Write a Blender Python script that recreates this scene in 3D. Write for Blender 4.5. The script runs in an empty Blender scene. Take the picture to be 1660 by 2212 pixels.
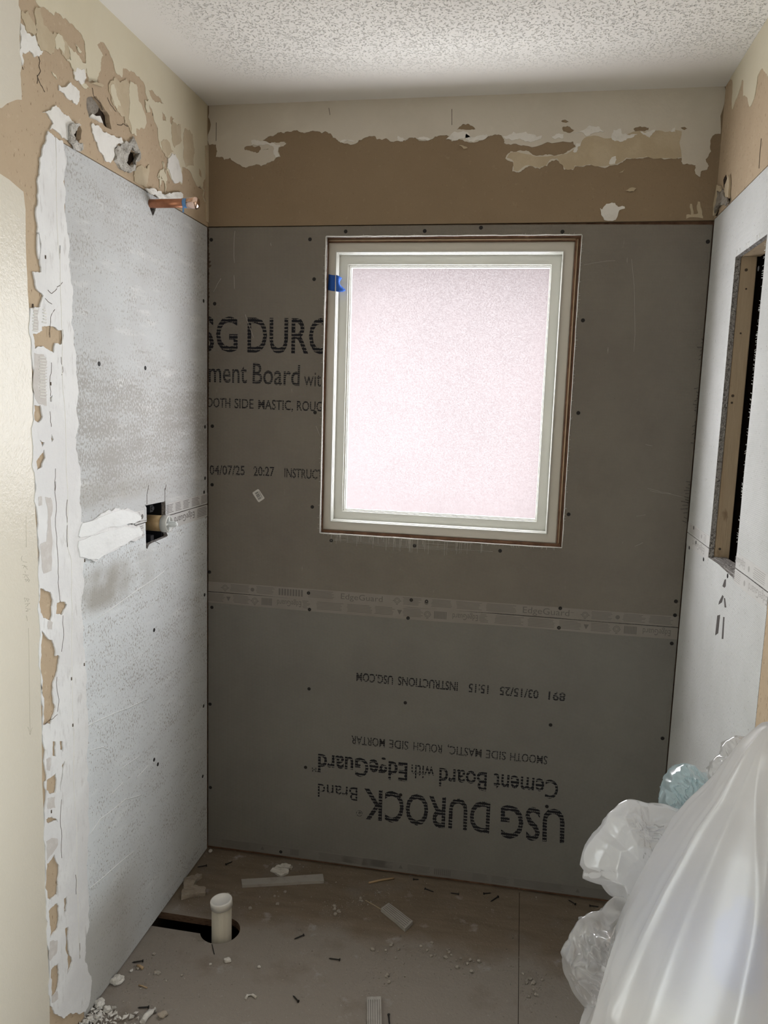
import bpy, bmesh, math, random
import numpy as np
from mathutils import Vector, Matrix
from mathutils.geometry import tessellate_polygon
from mathutils import noise as mnoise

S = bpy.context.scene
COL = S.collection
random.seed(7)

# ------------------------------------------------------------------ camera
W, H = 1.494, 2.44                       # alcove width, ceiling height (m)
CAM = np.array([1.0017, -2.3674, 1.5496]); FPX = 1668.9
def _rot(a, b, c):
    ca, sa, cb, sb, cc, sc = math.cos(a), math.sin(a), math.cos(b), math.sin(b), math.cos(c), math.sin(c)
    return (np.array([[cb, -sb, 0], [sb, cb, 0], [0, 0, 1]]) @ np.array([[1, 0, 0], [0, ca, -sa], [0, sa, ca]])
            @ np.array([[cc, 0, sc], [0, 1, 0], [-sc, 0, cc]]))
ROT = _rot(-0.1367, 0.1736, -0.0319)
cam = bpy.data.cameras.new('camera'); camo = bpy.data.objects.new('camera', cam); COL.objects.link(camo)
cam.sensor_fit = 'VERTICAL'; cam.sensor_height = 36.0; cam.lens = 36.0 * FPX / 2212.0
cam.clip_start = 0.02; cam.clip_end = 100
m = Matrix.Identity(4)
for i in range(3):
    m[i][0] = ROT[i, 0]; m[i][1] = ROT[i, 2]; m[i][2] = -ROT[i, 1]; m[i][3] = CAM[i]
camo.matrix_world = m
S.camera = camo

# ------------------------------------------------------------------ world, lights, exposure
SKY = 13.0
FILL = 0.5
SIDE = 40.0
LEFT = 21.0
world = bpy.data.worlds.new('world'); S.world = world; world.use_nodes = True
bg = world.node_tree.nodes['Background']; bg.inputs[0].default_value = (0.92, 0.97, 1.0, 1); bg.inputs[1].default_value = SKY
pl = bpy.data.lights.new('window_portal', 'AREA'); pl.shape = 'RECTANGLE'; pl.size = 0.66; pl.size_y = 0.82
pl.cycles.is_portal = True
plo = bpy.data.objects.new('window_portal', pl); COL.objects.link(plo)
plo.location = (0.752, 0.125, 1.593); plo.rotation_euler = (math.radians(-90), 0, 0)
fl = bpy.data.lights.new('rear_fill', 'AREA'); fl.shape = 'RECTANGLE'; fl.size = 1.2; fl.size_y = 1.9  # soft fill lamp added behind the camera, no doorway is built there
fl.energy = FILL; fl.color = (1.0, 0.97, 0.93)
flo = bpy.data.objects.new('rear_fill', fl); COL.objects.link(flo)
flo.location = (0.75, -3.4, 1.35); flo.rotation_euler = (math.radians(90), 0, 0)
sl = bpy.data.lights.new('right_side_fill', 'AREA'); sl.shape = 'RECTANGLE'; sl.size = 0.8; sl.size_y = 1.7  # unseen fill lamp added at the right to brighten the left wall
sl.energy = SIDE; sl.color = (0.87, 0.96, 1.0); sl.spread = math.radians(125)
slo = bpy.data.objects.new('right_side_fill', sl); COL.objects.link(slo)
slo.location = (1.47, -2.15, 1.15); slo.rotation_euler = (math.radians(90), 0, math.radians(97))
ll = bpy.data.lights.new('left_side_fill', 'AREA'); ll.shape = 'RECTANGLE'; ll.size = 0.8; ll.size_y = 1.7  # unseen fill lamp added at the left to brighten right wall and plastic
ll.energy = LEFT; ll.color = (0.90, 0.97, 1.0); ll.spread = math.radians(125)
llo = bpy.data.objects.new('left_side_fill', ll); COL.objects.link(llo)
llo.location = (0.02, -2.15, 1.15); llo.rotation_euler = (math.radians(90), 0, math.radians(-97))
S.view_settings.view_transform = 'Standard'; S.view_settings.look = 'None'
S.view_settings.exposure = 0.0; S.view_settings.gamma = 1.0; S.view_settings.use_curve_mapping = False
cy = S.cycles
cy.use_denoising = True
cy.max_bounces = 10; cy.diffuse_bounces = 3; cy.glossy_bounces = 3; cy.transmission_bounces = 6; cy.transparent_max_bounces = 16
cy.caustics_reflective = False; cy.caustics_refractive = False; cy.sample_clamp_indirect = 8.0

# ------------------------------------------------------------------ pixel -> wall plane
def ray(px, py):
    return ROT @ np.array([(px - 830) / FPX, 1.0, -(py - 1106) / FPX])
def hit(px, py, ax, v):
    d = ray(px, py); t = (v - CAM[ax]) / d[ax]; return CAM + t * d
def along(px, py, d):
    return Vector(CAM + ray(px, py) * d)
def PB(px, py, o=0.0): p = hit(px, py, 1, o); return (p[0], p[2])
def PL(px, py, o=0.0): p = hit(px, py, 0, o); return (p[1], p[2])
def PR(px, py, o=0.0): p = hit(px, py, 0, W - o); return (p[1], p[2])
def PF(px, py, z=0.0): p = hit(px, py, 2, z); return (p[0], p[1])
# wall coordinates (u, v, distance into the room) -> world
FB = lambda u, v, d: Vector((u, -d, v))
FL = lambda u, v, d: Vector((d, u, v))
FR = lambda u, v, d: Vector((W - d, u, v))
FF = lambda u, v, d: Vector((u, v, d))
FC = lambda u, v, d: Vector((u, v, H - d))
def zm(P, ox, oy, s):
    return lambda pts: [P(ox + s * x, oy + s * y) for x, y in pts]
def pairs(txt):
    n = [float(t) for t in txt.replace(',', ' ').split()]
    return list(zip(n[0::2], n[1::2]))

# ------------------------------------------------------------------ materials
def nt(name):
    mt = bpy.data.materials.new(name); mt.use_nodes = True
    t = mt.node_tree; b = t.nodes['Principled BSDF']
    return mt, t, b
def N(t, typ, **kw):
    n = t.nodes.new(typ)
    for k, v in kw.items():
        if k.startswith('i_'):
            key = k[2:]
            n.inputs[int(key) if key.isdigit() else key.replace('_', ' ')].default_value = v
        else: setattr(n, k, v)
    return n
def L(t, a, ao, b, bi): t.links.new(a.outputs[ao], b.inputs[bi])
def noise_fac(t, pos, scale, lo, hi, detail=4, stretch=None, rough=.6):
    src, so = pos, 'Position'
    if stretch:
        mp = N(t, 'ShaderNodeMapping'); mp.inputs['Scale'].default_value = stretch; L(t, pos, 'Position', mp, 'Vector'); src, so = mp, 'Vector'
    nz = N(t, 'ShaderNodeTexNoise'); nz.inputs['Scale'].default_value = scale; nz.inputs['Detail'].default_value = detail
    nz.inputs['Roughness'].default_value = rough
    L(t, src, so, nz, 'Vector')
    mr = N(t, 'ShaderNodeMapRange'); mr.inputs['From Min'].default_value = lo; mr.inputs['From Max'].default_value = hi; mr.clamp = True
    L(t, nz, 'Fac', mr, 'Value')
    return mr
def mixc(t, prev, fac, fo, col):
    mx = N(t, 'ShaderNodeMix', data_type='RGBA')
    if isinstance(prev, tuple): mx.inputs[6].default_value = (*prev, 1)
    else: t.links.new(prev, mx.inputs[6])
    mx.inputs[7].default_value = (*col, 1)
    L(t, fac, fo, mx, 0)
    return mx.outputs[2]
def math_(t, op, a, b=None, c=None):
    n = N(t, 'ShaderNodeMath', operation=op)
    for i, v in enumerate((a, b, c)):
        if v is None: continue
        if isinstance(v, (int, float)): n.inputs[i].default_value = v
        else: t.links.new(v, n.inputs[i])
    return n.outputs[0]
def mk(name, base, rough=.85, layers=(), bumps=(), spec=.2, metal=0.0, weave=0, extra=None):
    """layers: (scale, lo, hi, colour[, stretch, detail]); bumps: (scale, strength, distance[, detail, stretch])"""
    mt, t, b = nt(name)
    b.inputs['Roughness'].default_value = rough; b.inputs['Specular IOR Level'].default_value = spec; b.inputs['Metallic'].default_value = metal
    pos = N(t, 'ShaderNodeNewGeometry')
    col = base
    for ly in layers:
        st = ly[4] if len(ly) > 4 else None; de = ly[5] if len(ly) > 5 else 4
        f = noise_fac(t, pos, ly[0], ly[1], ly[2], de, st)
        col = mixc(t, col, f, 0, ly[3])
    if extra: col = extra(t, pos, col)
    if isinstance(col, tuple): b.inputs['Base Color'].default_value = (*col, 1)
    else: t.links.new(col, b.inputs['Base Color'])
    prev = None
    if weave:
        sp = N(t, 'ShaderNodeSeparateXYZ'); L(t, pos, 'Position', sp, 0)
        k = 2 * math.pi / .0042
        ss = [math_(t, 'SINE', math_(t, 'MULTIPLY', sp.outputs[i], k)) for i in range(3)]
        hgt = math_(t, 'ADD', math_(t, 'ADD', ss[0], ss[1]), ss[2])
        bp = N(t, 'ShaderNodeBump'); bp.inputs['Strength'].default_value = weave; bp.inputs['Distance'].default_value = .0005
        t.links.new(hgt, bp.inputs['Height']); prev = bp
    for bu in bumps:
        f = noise_fac(t, pos, bu[0], bu[5] if len(bu) > 5 else .3, bu[6] if len(bu) > 6 else .7, bu[3] if len(bu) > 3 else 4, bu[4] if len(bu) > 4 else None)
        bp = N(t, 'ShaderNodeBump'); bp.inputs['Strength'].default_value = bu[1]; bp.inputs['Distance'].default_value = bu[2]
        L(t, f, 0, bp, 'Height')
        if prev: L(t, prev, 0, bp, 'Normal')
        prev = bp
    if prev: L(t, prev, 0, b, 'Normal')
    return mt

M = {}
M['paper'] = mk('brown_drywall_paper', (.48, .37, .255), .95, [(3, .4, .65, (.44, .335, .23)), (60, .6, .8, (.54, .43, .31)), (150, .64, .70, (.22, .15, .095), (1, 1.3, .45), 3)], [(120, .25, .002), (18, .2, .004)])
M['paper_back'] = mk('brown_drywall_paper_shaded', (.29, .215, .14), .95, [(3, .4, .65, (.265, .195, .125)), (60, .6, .8, (.34, .26, .17)), (220, .62, .72, (.22, .16, .10), (1, 1, .5))], [(120, .25, .002), (18, .2, .004)])  # same brown paper, with the back wall's shade darkened into its colour
M['tan_paper'] = mk('tan_torn_paper', (.50, .41, .285), .95, [(14, .45, .6, (.55, .46, .33))], [(90, .25, .002)])
M['cream'] = mk('cream_paint', (.66, .60, .46), .55, [(5, .35, .7, (.63, .565, .42))], [(70, .12, .003, 3), (14, .1, .004)], .3)
M['cream_gloss'] = mk('cream_semigloss_paint', (.655, .60, .505), .33, [(4, .35, .7, (.635, .58, .485))], [(170, .3, .0012, 2), (30, .12, .003)], .6)
M['greycream'] = mk('old_ceiling_side_paint', (.66, .61, .53), .8, [(4, .4, .65, (.61, .56, .48)), (9, .55, .75, (.69, .64, .555))], [(60, .1, .003)])
M['white_plaster'] = mk('white_gypsum', (.78, .755, .71), .9, [(30, .5, .7, (.70, .67, .62))], [(50, .25, .003)])
M['compound'] = mk('joint_compound', (.76, .75, .74), .85, [(7, .45, .7, (.68, .665, .655)), (40, .56, .72, (.60, .58, .565), (1, 2.5, .7)), (3, .5, .6, (.70, .685, .68))], [(9, .35, .006, 5, (1, 1, .6)), (70, .3, .002)])
M['mortar'] = mk('white_thinset', (.80, .80, .79), .8, [(12, .5, .75, (.72, .72, .71))], [(14, .3, .005, 5, (1, 1, 2)), (80, .2, .002)])
M['comb'] = mk('grey_combed_compound', (.56, .52, .49), .9, [(60, .5, .7, (.63, .6, .57))], [(60, .3, .002)])
M['chunk'] = mk('crumbled_gypsum', (.55, .52, .47), .95, [(50, .45, .65, (.38, .35, .31)), (20, .55, .7, (.68, .65, .6))], [(40, .8, .012), (120, .5, .004)])
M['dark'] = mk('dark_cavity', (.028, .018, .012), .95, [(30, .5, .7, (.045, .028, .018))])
M['hole_paper'] = mk('grey_back_paper', (.30, .27, .23), .95, [(30, .45, .65, (.2, .17, .14))], [(40, .5, .01)])
M['slit'] = mk('crack_line', (.10, .075, .055), .95)

def wash(t, pos, col):
    # white thinset wash smeared over the tub-end board: speckled where the trowel skipped
    sp = N(t, 'ShaderNodeSeparateXYZ'); L(t, pos, 'Position', sp, 0)
    y, z = sp.outputs[1], sp.outputs[2]
    fine = N(t, 'ShaderNodeTexNoise'); fine.inputs['Scale'].default_value = 210; fine.inputs['Detail'].default_value = 2
    mp = N(t, 'ShaderNodeMapping'); mp.inputs['Scale'].default_value = (1, 1.0, .62); L(t, pos, 'Position', mp, 0); L(t, mp, 0, fine, 'Vector')
    med = N(t, 'ShaderNodeTexNoise'); med.inputs['Scale'].default_value = 9; med.inputs['Detail'].default_value = 4; L(t, pos, 'Position', med, 'Vector')
    mp2 = N(t, 'ShaderNodeMapping'); mp2.inputs['Scale'].default_value = (1, .35, 2.2); L(t, pos, 'Position', mp2, 0)
    mp2.inputs['Rotation'].default_value = (math.radians(-6), 0, 0)
    stre = N(t, 'ShaderNodeTexNoise'); stre.inputs['Scale'].default_value = 14; stre.inputs['Detail'].default_value = 6; L(t, mp2, 0, stre, 'Vector')
    # band where the wash is thin (z 1.32 .. 1.62), and the bare strips round the seam
    def band(c, w, soft):
        a = math_(t, 'ABSOLUTE', math_(t, 'SUBTRACT', z, c))
        mr = N(t, 'ShaderNodeMapRange', interpolation_type='SMOOTHSTEP'); mr.inputs['From Min'].default_value = w + soft; mr.inputs['From Max'].default_value = w; t.links.new(a, mr.inputs['Value'])
        return mr.outputs[0]
    yz = math_(t, 'MULTIPLY_ADD', y, 0.30, 0)
    thin = math_(t, 'ADD', math_(t, 'MULTIPLY', band(1.47, .06, .17), .155), math_(t, 'MULTIPLY', band(1.99, .08, .1), .035))
    thin = math_(t, 'ADD', thin, math_(t, 'MULTIPLY', band(.85, .05, .3), .025))
    v = math_(t, 'ADD', fine.outputs['Fac'], math_(t, 'MULTIPLY', math_(t, 'SUBTRACT', med.outputs['Fac'], .5), .25))
    v = math_(t, 'ADD', v, math_(t, 'MULTIPLY', math_(t, 'SUBTRACT', stre.outputs['Fac'], .5), .35))
    v = math_(t, 'SUBTRACT', v, thin)
    mr = N(t, 'ShaderNodeMapRange'); mr.inputs['From Min'].default_value = .39; mr.inputs['From Max'].default_value = .345; t.links.new(v, mr.inputs['Value'])
    c = mixc(t, col, mr, 0, (.40, .385, .365))
    bare = math_(t, 'ADD', band(1.085, .03, .05), math_(t, 'MULTIPLY', band(1.315, .012, .03), .8))
    wob = math_(t, 'MULTIPLY', bare, N_map(t, med.outputs['Fac'], .3, .6))
    ym = N(t, 'ShaderNodeMapRange'); ym.inputs['From Min'].default_value = -.25; ym.inputs['From Max'].default_value = -.6; t.links.new(y, ym.inputs['Value'])
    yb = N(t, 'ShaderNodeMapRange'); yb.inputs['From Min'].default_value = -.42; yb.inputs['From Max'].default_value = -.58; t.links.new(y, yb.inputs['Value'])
    foot = math_(t, 'MULTIPLY', band(.11, .08, .16), yb.outputs[0])  # brown foot of the board, enlarged to paint in light falloff towards the floor
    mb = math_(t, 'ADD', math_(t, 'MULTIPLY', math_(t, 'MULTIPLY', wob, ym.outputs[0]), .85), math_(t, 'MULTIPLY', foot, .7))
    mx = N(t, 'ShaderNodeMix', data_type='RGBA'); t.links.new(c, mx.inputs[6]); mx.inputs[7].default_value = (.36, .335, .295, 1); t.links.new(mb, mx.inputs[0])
    return mx.outputs[2]
def N_map(t, sock, lo, hi):
    mr = N(t, 'ShaderNodeMapRange'); mr.inputs['From Min'].default_value = lo; mr.inputs['From Max'].default_value = hi; t.links.new(sock, mr.inputs['Value'])
    return mr.outputs[0]
M['board'] = mk('grey_cement_board', (.235, .213, .182), .92, [(5, .4, .65, (.212, .19, .163)), (170, .68, .74, (.13, .115, .10)), (34, .72, .8, (.38, .36, .32)), (16, .70, .76, (.40, .38, .34), (9, 1, 1))], [(150, .2, .0015)], .15, weave=.35)
M['board_low'] = mk('grey_cement_board_fresh', (.238, .228, .208), .92, [(4, .4, .65, (.218, .208, .19)), (200, .74, .78, (.15, .14, .125))], [(150, .15, .0015)], .15, weave=.35)
M['board_washed'] = mk('washed_cement_board', (.55, .555, .555), .9, [(6, .4, .7, (.50, .495, .49)), (12, .56, .7, (.62, .615, .605), (1, .5, 2.5))], [(150, .3, .0015)], .15, weave=.25, extra=wash)
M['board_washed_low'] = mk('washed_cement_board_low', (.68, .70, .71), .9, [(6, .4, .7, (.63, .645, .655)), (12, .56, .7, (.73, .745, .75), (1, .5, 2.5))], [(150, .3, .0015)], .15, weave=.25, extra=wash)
M['board_right'] = mk('dusty_cement_board', (.60, .60, .595), .92, [(5, .4, .65, (.55, .55, .54)), (130, .64, .72, (.32, .31, .29))], [(150, .3, .0015)], .15, weave=.3)
M['board_edge'] = mk('cut_cement_edge', (.44, .41, .39), .98, [(160, .52, .64, (.20, .18, .165))], [(120, .9, .006)])
M['tape_dark'] = mk('board_edge_tape_dirty', (.225, .212, .196), .75, [(10, .4, .65, (.205, .19, .176))], [(90, .12, .001)])
M['tape'] = mk('board_edge_tape', (.29, .265, .24), .75, [(10, .4, .65, (.265, .24, .215))], [(90, .12, .001)])
M['tape_light'] = mk('board_edge_tape_dusty', (.60, .585, .57), .75, [(10, .4, .65, (.56, .545, .53))], [(90, .12, .001)])
M['fibre'] = mk('glass_fibre', (.85, .84, .80), .6)
M['wood'] = mk('stud_wood', (.52, .40, .275), .75, [(5, .4, .65, (.46, .345, .23), (6, 6, .5)), (9, .66, .72, (.27, .18, .11), (2, 2, .8))], [(40, .2, .002, 4, (6, 6, .4))])
M['dark_wood'] = mk('rough_frame_wood', (.24, .135, .085), .8, [(8, .4, .65, (.16, .085, .055), (4, 4, 4)), (25, .6, .72, (.34, .21, .14))], [(60, .4, .003)])
M['vinyl'] = mk('window_vinyl', (.74, .745, .70), .35, [(3, .4, .7, (.70, .705, .665))], (), .5)
M['vinyl_cream'] = mk('window_vinyl_aged', (.70, .67, .61), .45, [(4, .4, .7, (.66, .63, .565))], (), .4)
M['blue_tape'] = mk('blue_painters_tape', (.035, .13, .52), .6, (), [(80, .2, .001)])
M['copper'] = mk('copper', (.42, .19, .11), .38, [(30, .45, .7, (.30, .13, .075))], (), .5, .85)
M['copper_bright'] = mk('bright_copper', (.85, .62, .52), .12, (), (), .6, 1.0)
M['blue_ring'] = mk('faded_blue_tape', (.16, .33, .62), .6)
M['black_plastic'] = mk('black_plastic', (.018, .018, .021), .35, (), (), .5)
M['brass_aged'] = mk('aged_brass', (.42, .31, .17), .45, [(25, .4, .65, (.30, .2, .1))], (), .4, .35)
M['grey_plastic'] = mk('grey_plastic', (.55, .55, .52), .4, (), (), .5)
M['white_cap'] = mk('white_plastic', (.72, .74, .74), .4, (), (), .5)
M['pvc'] = mk('white_pvc', (.56, .52, .43), .45, [(6, .4, .65, (.48, .44, .36), (8, 8, 1))], (), .4)
M['pvc_cap'] = mk('white_pvc_cap', (.78, .76, .71), .45, (), (), .4)
M['screw'] = mk('dark_screw', (.022, .020, .019), .65, (), (), .3, .2)
M['ink'] = None
M['print'] = mk('grey_print', (.165, .15, .14), .9)
M['print_light'] = mk('faint_grey_print', (.40, .385, .37), .9)
M['ply'] = None
M['ply_edge'] = mk('plywood_edge', (.16, .10, .065), .95, [(60, .5, .6, (.1, .06, .04), (1, 1, 6))])
M['ceiling'] = None
M['sticker'] = mk('white_sticker', (.66, .64, .60), .5)
M['bar_ink'] = mk('barcode_ink', (.045, .045, .05), .8)
M['pencil'] = mk('pencil_mark', (.42, .38, .30), .8)
M['chip'] = mk('white_plaster_chip', (.66, .63, .58), .9, [(60, .5, .7, (.52, .49, .44))], [(80, .5, .003)])
M['crumb'] = mk('grey_crumb', (.40, .36, .31), .95, [(60, .45, .65, (.28, .25, .21))], [(90, .6, .003)])
M['offcut'] = mk('board_offcut', (.40, .375, .34), .9, [(30, .5, .7, (.33, .305, .275))], [(60, .3, .002)])
M['dusty_tan'] = mk('dusty_drywall_chunk', (.40, .345, .28), .95, [(40, .45, .65, (.32, .27, .215))], [(60, .6, .004)])
M['backdrop'] = mk('pink_backdrop', (.117, .098, .0995), .95, [(3, .4, .65, (.110, .093, .0945))])
M['room'] = mk('dim_room_wall', (.10, .09, .08), .8)
M['splinter'] = mk('wood_splinter', (.42, .3, .18), .85)
M['scrape'] = mk('dark_scrape', (.10, .09, .085), .9)

def make_ink(name, col, k, axis):
    mt, t, b = nt(name)
    b.inputs['Base Color'].default_value = (*col, 1); b.inputs['Roughness'].default_value = .9; b.inputs['Specular IOR Level'].default_value = .1
    pos = N(t, 'ShaderNodeNewGeometry'); sp = N(t, 'ShaderNodeSeparateXYZ'); L(t, pos, 'Position', sp, 0)
    nz = N(t, 'ShaderNodeTexNoise'); nz.inputs['Scale'].default_value = 60; nz.inputs['Detail'].default_value = 2; L(t, pos, 'Position', nz, 'Vector')
    s1 = math_(t, 'SINE', math_(t, 'ADD', math_(t, 'MULTIPLY', sp.outputs[2], 2 * math.pi / k), math_(t, 'MULTIPLY', nz.outputs['Fac'], 3.0)))
    s2 = math_(t, 'SINE', math_(t, 'MULTIPLY', sp.outputs[axis], 2 * math.pi / (k * .55)))
    a = math_(t, 'ADD', math_(t, 'MULTIPLY', s2, .25), s1)
    a = math_(t, 'ADD', a, math_(t, 'MULTIPLY', math_(t, 'SUBTRACT', nz.outputs['Fac'], .5), 2.2))
    gap = math_(t, 'GREATER_THAN', a, .72)
    tr = N(t, 'ShaderNodeBsdfTransparent'); mx = N(t, 'ShaderNodeMixShader')
    t.links.new(gap, mx.inputs[0]); L(t, b, 0, mx, 1); L(t, tr, 0, mx, 2)
    L(t, mx, 0, t.nodes['Material Output'], 0)
    return mt
M['ink'] = make_ink('black_ink_dashes', (.022, .021, .025), .0105, 0)
M['ink_fine'] = make_ink('black_ink_dots', (.03, .029, .032), .0062, 0)

def make_ply():
    mt, t, b = nt('dusty_plywood')
    b.inputs['Roughness'].default_value = .92; b.inputs['Specular IOR Level'].default_value = .15
    pos = N(t, 'ShaderNodeNewGeometry'); sp = N(t, 'ShaderNodeSeparateXYZ'); L(t, pos, 'Position', sp, 0)
    f = noise_fac(t, pos, 7, .35, .65, 5, (1, 5, 1))
    c = mixc(t, (.225, .178, .132), f, 0, (.185, .145, .105))
    # grey board dust lies in front of a line about 0.32 m from the back wall
    nz = N(t, 'ShaderNodeTexNoise'); nz.inputs['Scale'].default_value = 8; nz.inputs['Detail'].default_value = 6; L(t, pos, 'Position', nz, 'Vector')
    e = math_(t, 'ADD', sp.outputs[1], math_(t, 'MULTIPLY', math_(t, 'SUBTRACT', nz.outputs['Fac'], .5), .22))
    mr = N(t, 'ShaderNodeMapRange'); mr.inputs['From Min'].default_value = -.27; mr.inputs['From Max'].default_value = -.36; t.links.new(e, mr.inputs['Value'])
    d = math_(t, 'MULTIPLY', mr.outputs[0], .8)
    mx = N(t, 'ShaderNodeMix', data_type='RGBA'); t.links.new(c, mx.inputs[6]); mx.inputs[7].default_value = (.285, .255, .225, 1); t.links.new(d, mx.inputs[0]); c = mx.outputs[2]
    for sc, lo, hi, colr in ((5, .56, .7, (.22, .185, .15)), (12, .62, .74, (.36, .335, .31)), (130, .64, .72, (.38, .345, .305)), (90, .66, .74, (.14, .115, .09))):
        f = noise_fac(t, pos, sc, lo, hi, 5); c = mixc(t, c, f, 0, colr)
    t.links.new(c, b.inputs['Base Color'])
    f = noise_fac(t, pos, 110, .35, .75, 4); bp = N(t, 'ShaderNodeBump'); bp.inputs['Strength'].default_value = .4; bp.inputs['Distance'].default_value = .003
    L(t, f, 0, bp, 'Height'); L(t, bp, 0, b, 'Normal')
    return mt
M['ply'] = make_ply()

def make_ceiling():
    mt, t, b = nt('textured_ceiling')
    b.inputs['Roughness'].default_value = .9; b.inputs['Specular IOR Level'].default_value = .1
    pos = N(t, 'ShaderNodeNewGeometry'); sp = N(t, 'ShaderNodeSeparateXYZ'); L(t, pos, 'Position', sp, 0)
    b.inputs['Base Color'].default_value = (.84, .815, .775, 1)
    nz = N(t, 'ShaderNodeTexNoise'); nz.inputs['Scale'].default_value = 185; nz.inputs['Detail'].default_value = 1.2; L(t, pos, 'Position', nz, 'Vector')
    mr = N(t, 'ShaderNodeMapRange'); mr.inputs['From Min'].default_value = .33; mr.inputs['From Max'].default_value = .42; L(t, nz, 'Fac', mr, 'Value')
    # the texture stops short of the walls where the old coat was scraped smooth
    my = N(t, 'ShaderNodeMapRange', interpolation_type='SMOOTHSTEP'); my.inputs['From Min'].default_value = -.10; my.inputs['From Max'].default_value = -.42; t.links.new(sp.outputs[1], my.inputs['Value'])
    mx_ = N(t, 'ShaderNodeMapRange', interpolation_type='SMOOTHSTEP'); mx_.inputs['From Min'].default_value = .07; mx_.inputs['From Max'].default_value = .26; t.links.new(sp.outputs[0], mx_.inputs['Value'])
    k = math_(t, 'MULTIPLY', my.outputs[0], mx_.outputs[0])
    hgt = math_(t, 'MULTIPLY', mr.outputs[0], k)
    bp = N(t, 'ShaderNodeBump'); bp.inputs['Strength'].default_value = 1.0; bp.inputs['Distance'].default_value = .0042
    t.links.new(hgt, bp.inputs['Height']); L(t, bp, 0, b, 'Normal')
    return mt
M['ceiling'] = make_ceiling()

def make_glass():
    mt, t, b = nt('obscure_glass')
    pos = N(t, 'ShaderNodeNewGeometry')
    nz = N(t, 'ShaderNodeTexNoise'); nz.inputs['Scale'].default_value = 300; nz.inputs['Detail'].default_value = 2; L(t, pos, 'Position', nz, 'Vector')
    mr = N(t, 'ShaderNodeMapRange'); mr.inputs['From Min'].default_value = .32; mr.inputs['From Max'].default_value = .72; mr.inputs['To Min'].default_value = .006; mr.inputs['To Max'].default_value = .05; L(t, nz, 'Fac', mr, 'Value')
    tr = N(t, 'ShaderNodeBsdfTransparent'); tr.inputs[0].default_value = (.97, .95, .95, 1)
    tl = N(t, 'ShaderNodeBsdfTranslucent'); tl.inputs[0].default_value = (.9, .88, .88, 1)
    mx = N(t, 'ShaderNodeMixShader'); L(t, mr, 0, mx, 0); L(t, tr, 0, mx, 1); L(t, tl, 0, mx, 2)
    L(t, mx, 0, t.nodes['Material Output'], 0)
    return mt
M['glass'] = make_glass()

def make_plastic(name, tint, clear, rough=.22):
    mt, t, b = nt(name)
    tr = N(t, 'ShaderNodeBsdfTransparent'); tr.inputs[0].default_value = (*[.94 * c for c in tint], 1)
    tl = N(t, 'ShaderNodeBsdfTranslucent'); tl.inputs[0].default_value = (*[.97 * c for c in tint], 1)
    df = N(t, 'ShaderNodeBsdfDiffuse'); df.inputs[0].default_value = (*[.93 * c for c in tint], 1)
    gl = N(t, 'ShaderNodeBsdfGlossy'); gl.inputs['Roughness'].default_value = rough
    m1 = N(t, 'ShaderNodeMixShader'); m1.inputs[0].default_value = .3; L(t, tl, 0, m1, 1); L(t, df, 0, m1, 2)
    m2 = N(t, 'ShaderNodeMixShader'); m2.inputs[0].default_value = clear; L(t, m1, 0, m2, 1); L(t, tr, 0, m2, 2)
    lw = N(t, 'ShaderNodeLayerWeight'); lw.inputs[0].default_value = .25
    f = N(t, 'ShaderNodeMapRange'); f.inputs['To Min'].default_value = .05; f.inputs['To Max'].default_value = .4; L(t, lw, 'Fresnel', f, 'Value')
    m3 = N(t, 'ShaderNodeMixShader'); L(t, f, 0, m3, 0); L(t, m2, 0, m3, 1); L(t, gl, 0, m3, 2)
    L(t, m3, 0, t.nodes['Material Output'], 0)
    return mt
M['plastic'] = make_plastic('milky_plastic_film', (.985, .99, 1.0), .17, .3)
M['plastic_white'] = make_plastic('crinkled_clear_film', (.985, .99, 1.0), .2, .16)
M['plastic_clear'] = make_plastic('thin_clear_film', (1.0, 1.0, 1.0), .6, .2)
M['plastic_teal'] = make_plastic('teal_tinted_film', (.84, .97, 1.0), .42, .2)
M['blue_item'] = mk('blue_item', (.10, .20, .70), .6)
M['tan_item'] = mk('tan_item', (.62, .54, .49), .8)
M['white_item'] = mk('white_item', (.72, .71, .69), .6)
M['pink_item'] = mk('pink_item', (.6, .42, .42), .7)

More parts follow.
